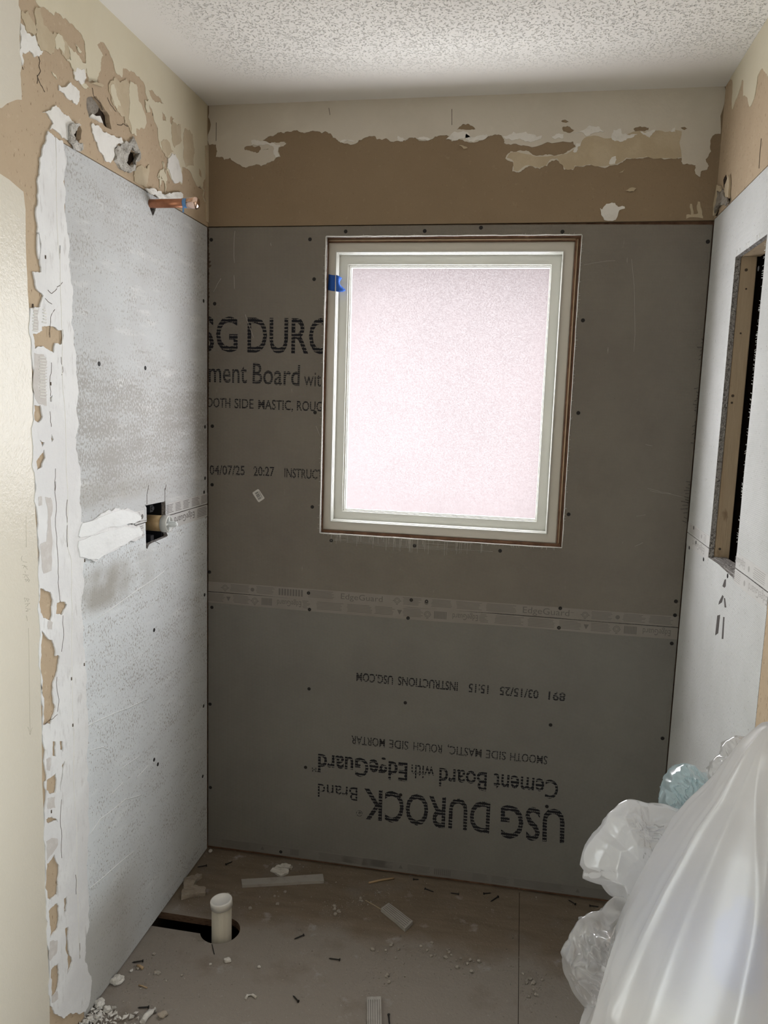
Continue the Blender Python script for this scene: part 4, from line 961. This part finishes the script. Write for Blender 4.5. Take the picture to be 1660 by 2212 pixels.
strip(b_rl, FR, YR, NY0 - .001, ZL - .037, ZL - .0044, 'tape_light', [('lines', yr(700, 1740), yr(645, 1690)), ('dot', yr(740, 1760), yr(715, 1745)), ('text', yr(885, 1870), yr(755, 1780), .55)], True, 'print_light')
bm = bmesh.new(); rnd = random.Random(11)
for k in range(110):
    v = 1.26 + .66 * rnd.random(); l = rnd.uniform(.001, .006); tube(bm, [FR(NY0 - .001, v, .0005), FR(NY0 + l, v + rnd.uniform(-.002, .003), .002)], .00035, 3)
for k in range(12):
    u = NY0 + (NY1 - NY0) * rnd.random(); tube(bm, [FR(u, NZ1 + .001, .0005), FR(u + rnd.uniform(-.003, .003), NZ1 + .014, .001)], .0004, 3)
obj('frayed_mesh', bm, M['fibre'], b_ru)
screws(b_ru, FR, PR, [(1640, 580), (1500, 1140)])
screws(b_rl, FR, PR, [(1505, 1172), (1521, 1208), (1490, 1183), (1573, 1244)])
bm = bmesh.new()
zq = zm(PR, 1380, 700, .3164)
for pts in ('590 1745 598 1742 596 1790 588 1800 575 1790', '575 1850 582 1860 570 1900 548 1915 552 1895', '585 1870 592 1872 600 1935 590 1935', '540 1990 558 1985 545 2110 525 2125', '580 2000 588 2000 580 2150 570 2150'):
    sheet(bm, [zq(pairs(pts))], FR, 0, .0006)
obj('scrape_mark', bm, M['scrape'], b_rl)

# ---- framing seen inside the niche
bm = bmesh.new(); box(bm, W + TH + .0012, W + TH + .0385, NY1 + .0006, NY1 + .0375, NZ0 - .1, NZ1 + .038)
bmesh.ops.bevel(bm, geom=bm.edges[:], offset=.0015, segments=2, affect='EDGES')
stud = tag(obj('wood_stud', bm, M['wood']), 'upright bare wood stud on the far side of the niche opening', 'stud', 'bare wood framing in the niche')
bm = bmesh.new()
for px, py, r in ((1613, 583, .004), (1613, 624, .0025), (1584, 855, .004), (1582, 870, .003), (1556, 1186, .0035), (1601, 720, .0025)):
    p = hit(px, py, 1, NY1 - .0004); lathe(bm, (p[0], NY1 + .003, p[2]), (0, -1, 0), [(0, r), (.0034, r * .9)], 10)
obj('nail_hole', bm, M['slit'], stud)
bm = bmesh.new(); box(bm, W + TH + .0012, W + TH + .046, NY0 - .15, NY1 - .0006, NZ1 + .0008, NZ1 + .039)
bmesh.ops.bevel(bm, geom=bm.edges[:], offset=.0015, segments=2, affect='EDGES')
tag(obj('wood_blocking', bm, M['wood']), 'short horizontal wood block closing the top of the niche', 'wood block', 'bare wood framing in the niche')
bm = bmesh.new(); sheet(bm, [jag(rect(NY0, NY1 - .001, 1.494 + TH, 1.494 + .045), .06, 3, seed=3)], lambda u, v, d: Vector((v, u, NZ0 + d)), -.016, .003)
tag(obj('board_ledge', bm, M['board_edge']), 'rough broken cement board edge along the bottom of the niche', 'ledge')

# ================================================================== PIPES
# copper shower stub
cb = Vector((0, *PL(324.6, 440)))
cp = empty('copper_pipe', cb, 'copper pipe stub poking out of the top of the left wall', 'pipe')
ax = Vector((1, 0, 0))
bm = bmesh.new(); lathe(bm, cb - ax * .06, ax, [(0, .0112), (.158, .0112)], 24); obj('pipe', bm, M['copper'], cp)
bm = bmesh.new(); lathe(bm, cb, ax, [(.094, .0114), (.0945, .0121), (.1045, .0121), (.105, .0114)], 24, False, False)
box(bm, cb.x + .096, cb.x + .1005, cb.y - .012, cb.y - .0117, cb.z - .026, cb.z - .008); obj('tape_ring', bm, M['blue_ring'], cp)['label'] = 'blue tape ring'
bm = bmesh.new(); lathe(bm, cb, ax, [(.1055, .0115), (.106, .0138), (.120, .0142), (.122, .0155), (.127, .0158), (.132, .0148), (.135, .0118), (.1365, .007), (.137, .001)], 28); obj('end_cap', bm, M['copper_bright'], cp)['label'] = 'shiny rounded copper cap'

# shower valve in its plaster guard
vb = Vector((0, *PL(338, 1130)))
va = empty('shower_valve', vb, 'capped brass shower valve in a black guard box cut into the left wall', 'valve')
bm = bmesh.new()
y0, y1, q0, q1 = -.416, -.297, 1.140, 1.258; t = .004
for (a, b, c, d) in ((y0, y0 + t, q0, q1), (y1 - t, y1, q0, q1), (y0 + t, y1 - t, q0, q0 + t), (y0 + t, y1 - t, q1 - t, q1)): box(bm, -.095, -.0136, a, b, c, d)
box(bm, -.099, -.095, y0, y1, q0, q1)
bmesh.ops.bevel(bm, geom=bm.edges[:], offset=.0008, segments=1, affect='EDGES')
obj('guard_box', bm, M['black_plastic'], va)
bm = bmesh.new(); box(bm, -.06, -.014, vb.y - .008, vb.y + .010, 1.232, 1.253); box(bm, -.06, -.014, vb.y - .006, vb.y + .012, 1.145, 1.166)
lathe(bm, (-.02, vb.y + .002, 1.243), (1, 0, 0), [(0, .006), (.010, .006)], 12)
bmesh.ops.bevel(bm, geom=[e for e in bm.edges if e.calc_length() > .004], offset=.001, segments=1, affect='EDGES')
obj('guard_clip', bm, M['black_plastic'], va)
bm = bmesh.new(); lathe(bm, vb - ax * .09, ax, [(0, .020), (.05, .020), (.052, .0225), (.112, .0225)], 32); obj('valve_body', bm, M['brass_aged'], va)
bm = bmesh.new(); lathe(bm, vb, ax, [(.020, .0228), (.0205, .0242), (.0375, .0242), (.0395, .0232), (.0395, .0195), (.034, .0190), (.034, .001)], 32); obj('valve_cap', bm, M['grey_plastic'], va)
bm = bmesh.new()
box(bm, .0335, .0400, vb.y - .019, vb.y + .019, vb.z - .0022, vb.z + .0022); box(bm, .0335, .0400, vb.y - .0022, vb.y + .0022, vb.z - .019, vb.z + .019)
box(bm, .034, .060, vb.y - .0075, vb.y + .0075, vb.z - .0028, vb.z + .0028); box(bm, .034, .060, vb.y - .0028, vb.y + .0028, vb.z - .0075, vb.z + .0075); lathe(bm, (.058, vb.y, vb.z), (1, 0, 0), [(0, .0055), (.005, .0045)], 14)
obj('cross_stem', bm, M['white_cap'], va)['label'] = 'pale cross-shaped stem'

# drain riser in the floor slot
pc = Vector((.206, -.382, 0))
dp = empty('drain_pipe', pc, 'capped white plastic drain pipe standing in the round floor hole', 'pipe')
bm = bmesh.new(); lathe(bm, (pc.x, pc.y, -.31), (0, 0, 1), [(0, .0292), (.392, .0292)], 40); obj('pipe', bm, M['pvc'], dp)
bm = bmesh.new(); lathe(bm, (pc.x, pc.y, .079), (-.10, -.03, 1), [(-.003, .0296), (-.003, .0318), (.0155, .0322), (.018, .0310), (.0186, .0275), (.0150, .0262), (.0150, .0005)], 40); obj('pipe_cap', bm, M['pvc_cap'], dp)

# ================================================================== PLASTIC SHEETING
AX, AY = 1.43, -1.10
sil = [(1640, 1566), (1600, 1600), (1560, 1648), (1525, 1690), (1470, 1745), (1430, 1800), (1390, 1858), (1350, 1930), (1310, 2010), (1275, 2100), (1240, 2212)]
prof = []
for px, py in sil:
    d = ray(px, py); t = ((AX - CAM[0]) * d[0] + (AY - CAM[1]) * d[1]) / (d[0] ** 2 + d[1] ** 2); p = CAM + t * d
    prof.append((p[2], math.hypot(p[0] - AX, p[1] - AY)))
ztop = prof[0][0] + .012
zmin = prof[-1][0]
slope = (prof[-1][1] - prof[-3][1]) / (prof[-3][0] - prof[-1][0])
prof = [(ztop, .004), (prof[0][0] + .006, prof[0][1] * .6)] + prof + [(.35, prof[-1][1] + .035), (.15, prof[-1][1] + .06), (.006, prof[-1][1] + .10)]
zz_ = np.array([p[0] for p in prof])[::-1]; rr_ = np.array([p[1] for p in prof])[::-1]
def rz(z): return float(np.interp(z, zz_, rr_))
def ridge(x): return 1 - abs(2 * (x - math.floor(x + .5)))
NT, NZ = 200, 150
ps = empty('plastic_sheet', (AX, AY, 0), 'large crumpled clear plastic sheet draped over things at lower right', 'plastic sheet')
bm = bmesh.new(); grid = []
for i in range(NZ + 1):
    s = i / NZ; z = ztop + (.006 - ztop) * (s ** 1.15); row = []
    for j in range(NT):
        th = 2 * math.pi * j / NT
        r = rz(z); amp = min(1, s * 6)
        n1 = mnoise.noise(Vector((math.cos(th) * 1.6, math.sin(th) * 1.6, z * .8)))
        pl_ = ridge(th * 1.1 + .35 * n1 + .15 * z) ** 9 * .06 + ridge(th * 1.9 + .5 * n1 + .6) ** 9 * .02
        cr = (1 - abs(mnoise.noise(Vector((th * 1.6 + z * 2, z * 3.0, 1.3))))) ** 9 * .012 + mnoise.noise(Vector((th * 1.3, z * 2.2, 4.0))) * .03
        r = r * (1 + amp * (pl_ - .032)) + amp * (cr - .02) * min(1, r * 4) * .7 - amp * .004
        x = AX + r * math.cos(th); y = AY + r * math.sin(th)
        x = min(x, W - .006 - .002 * ridge(z * 9))
        row.append(bm.verts.new((x, y, z)))
    grid.append(row)
for i in range(NZ):
    for j in range(NT):
        bm.faces.new((grid[i][j], grid[i + 1][j], grid[i + 1][(j + 1) % NT], grid[i][(j + 1) % NT])).smooth = True
bm.faces.new(grid[0])
obj('drape', bm, M['plastic'], ps)

def blob(name, parent, mat, outline, center, d, thick, seed, crease=.02, label=None, fr=7.0, zone=False):
    """closed crumpled film pocket: traced silhouette with its own distance and thickness"""
    C0 = along(*center, d)
    e1 = Vector(ROT[:, 0]); e2 = Vector(ROT[:, 2]); e3 = Vector(ROT[:, 1])
    pol = sorted([(math.atan2(-(y - center[1]), x - center[0]), math.hypot(x - center[0], y - center[1]) * d / FPX) for x, y in outline])
    an = np.array([p[0] for p in pol]); ra = np.array([p[1] for p in pol])
    an = np.concatenate([an - 2 * math.pi, an, an + 2 * math.pi]); ra = np.concatenate([ra, ra, ra])
    rn_ = random.Random(seed)
    planes = []
    for k in range(34):
        n_ = Vector((rn_.gauss(0, 1), rn_.gauss(0, 1), rn_.gauss(0, 1))).normalized(); planes.append((n_, rn_.uniform(.72, .95)))
    bm = bmesh.new(); bmesh.ops.create_icosphere(bm, subdivisions=6, radius=1)
    for v in bm.verts:
        c = v.co.copy(); ph = math.atan2(c.y, c.x); R = float(np.interp(ph, an, ra))
        poly = min(1.0, min(h / max(1e-3, c.dot(n_)) for n_, h in planes))
        flat = 1 - (1 - poly) * min(1, abs(c.z) * 2.2)
        p = C0 + (e1 * (c.x * R) + e2 * (c.y * R)) * flat + e3 * (c.z * thick * poly)
        q = c + Vector((seed, seed * .37, 0)); w = Vector((mnoise.noise(q * 1.3), mnoise.noise(q * 1.3 + Vector((5, 1, 0))), mnoise.noise(q * 1.3 + Vector((1, 8, 3))))) * .8
        q = Vector((q.x * 1.0 + q.y * .6, q.y * 1.0 - q.x * .6, q.z)); q.x *= 2.4
        k = (1 - abs(mnoise.noise((q + w) * fr * .22))) ** 4 + .55 * (1 - abs(mnoise.noise((q + w) * fr * .45 + Vector((3, 1, 2))))) ** 4
        inn = min(1, abs(c.z) * 2) * (max(.12, min(1, .55 + c.x * 1.3 + c.y * .5)) if zone else 1)
        p += -e3 * (crease * k * inn) * (1 if c.z < 0 else -1) + (e1 * c.x + e2 * c.y) * (crease * .25 * mnoise.noise(q * fr * .3))
        v.co = p
    for f in bm.faces: f.smooth = True
    o = obj(name, bm, mat, parent)
    if label: o['label'] = label
    return o
blob('bunched_fold', ps, M['plastic_white'], [(1262, 1880), (1253, 1868), (1262, 1835), (1278, 1810), (1300, 1785), (1330, 1742), (1352, 1728), (1400, 1735), (1460, 1745), (1500, 1760), (1490, 1830), (1430, 1900), (1370, 1945), (1318, 1935), (1300, 1912), (1258, 1897)], (1370, 1830), 1.52, .085, 2, .008, 'bright crinkled fold', 7.5, True)
blob('bunched_fold', ps, M['plastic_clear'], [(1215, 2070), (1210, 2058), (1228, 2030), (1252, 1988), (1300, 1965), (1330, 1935), (1390, 1950), (1380, 2060), (1330, 2130), (1280, 2190), (1250, 2160), (1228, 2120)], (1305, 2060), 1.48, .06, 9, .014, 'thin clear fold near the floor', 5.0)
blob('bunched_fold', ps, M['plastic_teal'], [(1423, 1735), (1432, 1700), (1455, 1665), (1475, 1650), (1490, 1650), (1520, 1670), (1560, 1700), (1560, 1760), (1480, 1790), (1430, 1770)], (1490, 1715), 1.60, .06, 14, .014, 'pale teal tinted fold', 5.5)
blob('bunched_fold', ps, M['plastic_clear'], [(1530, 1680), (1555, 1630), (1592, 1588), (1606, 1590), (1640, 1600), (1640, 1680), (1580, 1720)], (1595, 1645), 1.5, .04, 21, .010, None, 5.0)

# things under the sheet (only their blurred colours show)
def rbox(name, x0, x1, y0, y1, z0, z1, mat, label, cat):
    bm = bmesh.new(); box(bm, x0, x1, y0, y1, z0, z1); bmesh.ops.bevel(bm, geom=bm.edges[:], offset=.012, segments=3, affect='EDGES')
    return tag(obj(name, bm, mat), label, cat)
rbox('storage_box', 1.22, 1.475, -1.32, -.90, .001, .55, M['tan_item'], 'tan box blurred under the plastic sheet at lower right', 'box')
rbox('folded_bundle', 1.27, 1.46, -1.26, -1.06, .551, .66, M['white_item'], 'white bundle blurred under the plastic sheet', 'bundle')
bm = bmesh.new(); lathe(bm, (1.385, -1.16, .661), (0, 0, 1), [(0, .034), (.004, .038), (.085, .038), (.1, .03), (.112, .016), (.135, .015)], 24)
tag(obj('blue_bottle', bm, M['blue_item']), 'blue container blurred behind the plastic sheet at right edge', 'container')

# ================================================================== DEBRIS ON THE FLOOR
zf9 = lambda p, z=0: [PF(180 + .3253 * x, 1780 + .3253 * y, z) for x, y in p]
zf10 = lambda p, z=0: [PF(700 + .3735 * x, 1820 + .3735 * y, z) for x, y in p]
def slab(name, loop, h, mat, label, cat, group=None, z0=.0008, amp=.05, seed=1, rough=.0):
    bm = bmesh.new(); sheet(bm, [jag(loop, amp, 2, seed=seed)], FF, z0, z0 + h)
    if rough:
        bmesh.ops.triangulate(bm, faces=bm.faces); bmesh.ops.subdivide_edges(bm, edges=bm.edges[:], cuts=2)
        for v in bm.verts:
            if v.co.z > z0 + h * .5: v.co.z += rough * mnoise.noise(v.co * 70)
    o = obj(name, bm, mat)
    return tag(o, label, cat, group) if label else o
def ridges(o, loop, n, h, z0=.0008):
    """tape print lines along an offcut: loop is a quad, long sides 0-1 and 3-2"""
    bm = bmesh.new(); q = [Vector(p) for p in loop]
    for i in range(n):
        s = (i + .7) / (n + .4); a = q[0].lerp(q[3], s); b = q[1].lerp(q[2], s); a, b = a.lerp(b, .05), b.lerp(a, .05)
        tube(bm, [(a.x, a.y, z0 + h + .0002), (b.x, b.y, z0 + h + .0002)], .0007, 4)
    obj('printing', bm, M['print'], o)
q = zf9(pairs('1050 372 1592 338 1600 384 1056 414'), .006)
slab('board_offcut', q, .009, M['offcut'], 'long flat grey board offcut lying near the back wall', 'offcut', 'board offcuts on the floor', seed=3, amp=.01)
q = zf10(pairs('375 350 515 455 470 500 330 382'), .011)
o = slab('board_offcut', q, .0115, M['offcut'], 'short tilted grey board offcut lying mid floor', 'offcut', 'board offcuts on the floor', seed=4, amp=.02); ridges(o, q, 5, .0115)
q = zf10(pairs('248 1300 248 895 330 892 336 1300'), .011)
o = slab('board_offcut', q, .0115, M['offcut'], 'narrow grey board offcut at the bottom edge of the photo', 'offcut', 'board offcuts on the floor', seed=5, amp=.01); ridges(o, q, 6, .0115)
slab('drywall_chunk', zf9(pairs('650 508 812 482 815 450 795 440 730 425 790 360 760 350 700 372 670 385 668 430')), .012, M['dusty_tan'], 'broken dusty drywall piece against the left wall behind the drain pipe', 'drywall piece', seed=6, amp=.1, rough=.006)
slab('paper_scrap', zf9(pairs('1242 305 1275 285 1340 256 1380 268 1378 282 1340 298 1366 306 1362 322 1318 340 1290 336 1270 318'), .006), .005, M['chip'], 'crumpled white paper scrap beside the long offcut', 'scrap', seed=7, amp=.1, rough=.008)
CH = 'white plaster chips on the floor'
def rock(name, px, py, r, mat, label, cat, group, seed, sq=(1, .8, .6)):
    u, v = PF(px, py, r * .4); bm = bmesh.new(); bmesh.ops.create_icosphere(bm, subdivisions=3, radius=1)
    rn = random.Random(seed); a = rn.uniform(0, math.pi)
    for vt in bm.verts:
        c = vt.co.copy(); k = 1 + .35 * mnoise.noise(c * 1.4 + Vector((seed * 3.1, 0, 0))) + .12 * mnoise.noise(c * 4 + Vector((seed, 2, 0)))
        x, y, z = c.x * k * sq[0], c.y * k * sq[1], c.z * k * sq[2]
        z = max(z, -.55 * sq[2])
        vt.co = Vector((u + r * (x * math.cos(a) - y * math.sin(a)), v + r * (x * math.sin(a) + y * math.cos(a)), .001 + r * (z + .55 * sq[2])))
    return tag(obj(name, bm, mat), label, cat, group)
rk = [(492, 2074, .010, 'white angular plaster chip in front of the drain pipe'), (560, 2089, .005, 'tiny white plaster chip right of the chip before the drain pipe'), (455, 2083, .004, 'tiny white plaster chip below the drain pipe'),
      (253, 2117, .019, 'large white plaster lump at the foot of the left wall'), (216, 2168, .016, 'broken white plaster lump in the near left corner'), (232, 2180, .012, 'white plaster shard leaning in the near left corner pile'), (213, 2196, .011, 'white plaster lump at the bottom of the near left corner pile'),
      (351, 2192, .012, 'rounded tan plaster chip beside the curved white one'), (284, 2097, .005, 'pale plaster chip beside the screw at the left wall'), (369, 1912, .010, 'dusty plaster knob on top of the broken drywall piece'), (455, 1838, .008, 'plaster bit in the far left corner')]
for i, (px, py, r, lb) in enumerate(rk): rock('plaster_chip', px, py, r, M['chip'] if i != 7 else M['dusty_tan'], lb, 'plaster chip', CH, i + 1)
bm = bmesh.new(); pts = [Vector((*p, .006)) for p in zf9(pairs('395 1330 420 1290 450 1260 480 1250'))]; tube(bm, pts, .008, 8)
for v in bm.verts: v.co += Vector((mnoise.noise(v.co * 90), mnoise.noise(v.co * 80), 0)) * .003; v.co.z = max(v.co.z, .0008)
tag(obj('plaster_chip', bm, M['chip']), 'curved white plaster flake at the bottom left of the floor', 'plaster chip', CH)
bm = bmesh.new(); pts = [Vector((*p, .003)) for p in zf9(pairs('1080 1165 1090 1145 1125 1142 1150 1160'))]; tube(bm, pts, .0035, 8)
for v in bm.verts: v.co.z = max(v.co.z, .0008)
tag(obj('plaster_chip', bm, M['chip']), 'small curved white flake on the open floor', 'plaster chip', CH)

def floor_screw(ax_, ay_, bx_, by_, label, r=.0017):
    h = Vector((*PF(ax_, ay_, .003), .0042)); tp = Vector((*PF(bx_, by_, .002), .0022)); d = tp - h; ln = d.length
    bm = bmesh.new(); pr = [(0, .0036), (.0012, .0038), (.004, r)]
    n = max(4, int((ln - .008) / .0016))
    for i in range(n): pr += [(.005 + (ln - .010) * i / n, r * .78), (.005 + (ln - .010) * (i + .5) / n, r * 1.15)]
    pr += [(ln, .0002)]
    lathe(bm, h, d, pr, 10)
    for v in bm.verts: v.co.z = max(v.co.z, .0006)
    tag(obj('screw', bm, M['screw']), label, 'screw', 'dark screws lying on the floor')
for a in ((310, 2076, 285, 2079, 'dark screw lying at the foot of the left wall'), (657, 2020, 635, 2029, 'dark screw lying right of the drain pipe'), (645, 2164, 633, 2150, 'dark screw lying on the open floor in front of the drain pipe'), (322, 2176, 297, 2177, 'dark screw near the curved white flake at bottom left'),
          (488, 1868, 503, 1861, 'dark screw lying left of the long offcut'), (447, 1870, 426, 1873, 'dark screw in the far left corner'), (735, 2074, 710, 2070, 'dark screw lying in the middle of the floor'), (918, 1920, 938, 1927, 'dark screw by the back wall, leftmost of the row there'),
          (992, 1932, 973, 1929, 'dark screw by the back wall, second from left of the row there'), (1045, 1931, 1062, 1929, 'dark screw by the back wall touching a tilted one'), (1077, 1937, 1060, 1948, 'tilted dark screw by the back wall'), (1244, 1954, 1228, 1944, 'dark screw by the back wall near the plastic sheet'),
          (1274, 1957, 1295, 1959, 'dark screw by the back wall half behind the plastic sheet'), (840, 2192, 842, 2215, 'dark screw standing on end beside the offcut at bottom edge'), (893, 1900, 906, 1900, 'short dark screw close to the back wall')):
    floor_screw(*a)
def stick(a, b, r, label, mat='splinter', name='wood_splinter', cat='splinter'):
    pa, pb = PF(*a, r), PF(*b, r); bm = bmesh.new()
    mid = ((pa[0] + pb[0]) / 2, (pa[1] + pb[1]) / 2, r * 1.6)
    tube(bm, [(*pa, r), mid, (*pb, r)], r, 6); tag(obj(name, bm, M[mat]), label, cat, 'splinters on the floor')
stick((797, 1907), (852, 1897), .0035, 'long pale splinter near the back wall right of the offcut')
stick((297, 2086), (309, 2092), .004, 'short yellowish splinter at the foot of the left wall')
stick((300, 2128), (318, 2134), .002, 'thin reddish splinter near the left wall')
stick((458, 2040), (463, 2061), .0013, 'thin bent strand hanging at the front of the floor hole', 'screw', 'wire_strand', 'strand')
stick((790, 1945), (826, 1966), .0014, 'thin strand pointing at the short tilted offcut', 'tan_paper', 'wire_strand', 'strand')
# crumbs: the larger ones one by one, the dust and grit as stuff
rn = random.Random(21)
clusters = [(832, 2056, 60, 22, 9), (962, 2056, 60, 20, 9), (1020, 2082, 40, 14, 8), (1145, 2110, 25, 20, 8), (1155, 2148, 14, 16, 5), (838, 2115, 25, 14, 5), (727, 1970, 14, 16, 6), (772, 1950, 25, 10, 5), (820, 1930, 14, 8, 4), (600, 1940, 100, 40, 8), (330, 2120, 60, 40, 8), (640, 1872, 40, 8, 7)]
me_lib = []
for i in range(5):
    bm = bmesh.new(); bmesh.ops.create_icosphere(bm, subdivisions=2, radius=1)
    for v in bm.verts: v.co *= 1 + .4 * mnoise.noise(v.co * 1.5 + Vector((i * 5, 0, 0)))
    for v in bm.verts: v.co.z = max(v.co.z, -.5) * .75 + .37
    me = bpy.data.meshes.new('plaster_crumb'); bm.to_mesh(me); bm.free(); me.materials.append(M['crumb']); me_lib.append(me)
for cx, cyy, sx, sy, n in clusters:
    for k in range(n):
        px, py = cx + rn.gauss(0, sx * .5), cyy + rn.gauss(0, sy * .5)
        u, v = PF(px, py)
        if v > -.01 or u < .01: continue
        o = bpy.data.objects.new('plaster_crumb', rn.choice(me_lib)); COL.objects.link(o)
        s = rn.uniform(.0022, .006); o.location = (u, v, .0005); o.scale = (s * rn.uniform(.8, 1.4), s, s); o.rotation_euler = (0, 0, rn.uniform(0, 6.28))
        tag(o, 'small grey plaster crumb scattered on the dusty subfloor', 'crumb', 'grey crumbs on the floor')
bm = bmesh.new()
for k in range(2600):
    if rn.random() < .55:
        c = rn.choice(clusters); px, py = c[0] + rn.gauss(0, c[2] * 1.1), c[1] + rn.gauss(0, c[3] * 1.1); u, v = PF(px, py)
    else:
        u, v = rn.uniform(.02, 1.4), rn.uniform(-.75, -.01)
        if rn.random() < .45: u = .02 + abs(rn.gauss(0, .08))
    if v > -.006 or u < .006 or u > 1.45: continue
    if any(abs(u - ox) < .06 and abs(v - oy) < .05 for ox, oy in (PF(856, 1978), PF(807, 2190))) or abs(v - PF(610, 1894)[1]) < .035 and PF(515, 1900)[0] < u < PF(705, 1890)[0]: continue
    if -.42 < v < -.34 and u < .27: continue
    s = abs(rn.gauss(0, .0011)) + .0006
    vs = [bm.verts.new((u + s * rn.uniform(-1, 1), v + s * rn.uniform(-1, 1), .0003)) for _ in range(3)] ; tv = bm.verts.new((u, v, .0003 + s * 1.1))
    for a, b in ((0, 1), (1, 2), (2, 0)): bm.faces.new((vs[a], vs[b], tv))
bmesh.ops.recalc_face_normals(bm, faces=bm.faces)
o = obj('floor_grit', bm, M['crumb']); o['kind'] = 'stuff'; tag(o, 'fine grey grit and dust strewn over the subfloor', 'grit')
# rubble heap along the near left corner
bm = bmesh.new()
for k in range(260):
    px, py = 150 + abs(rn.gauss(0, 70)), 2205 - abs(rn.gauss(0, 18)) + rn.uniform(0, 40); u, v = PF(px, py)
    if u < .004: u = .004 + rn.random() * .03
    s = abs(rn.gauss(0, .004)) + .0012; e = [Vector((rn.uniform(-1, 1), rn.uniform(-1, 1), rn.uniform(0, 1.2))) * s for _ in range(5)]
    vs = [bm.verts.new(Vector((u, v, .001 + rn.random() * .006)) + q_) for q_ in e]
    try: bmesh.ops.convex_hull(bm, input=vs)
    except Exception: pass
o = obj('plaster_rubble', bm, M['chip']); o['kind'] = 'stuff'; tag(o, 'broken plaster rubble heaped in the near left corner', 'rubble')
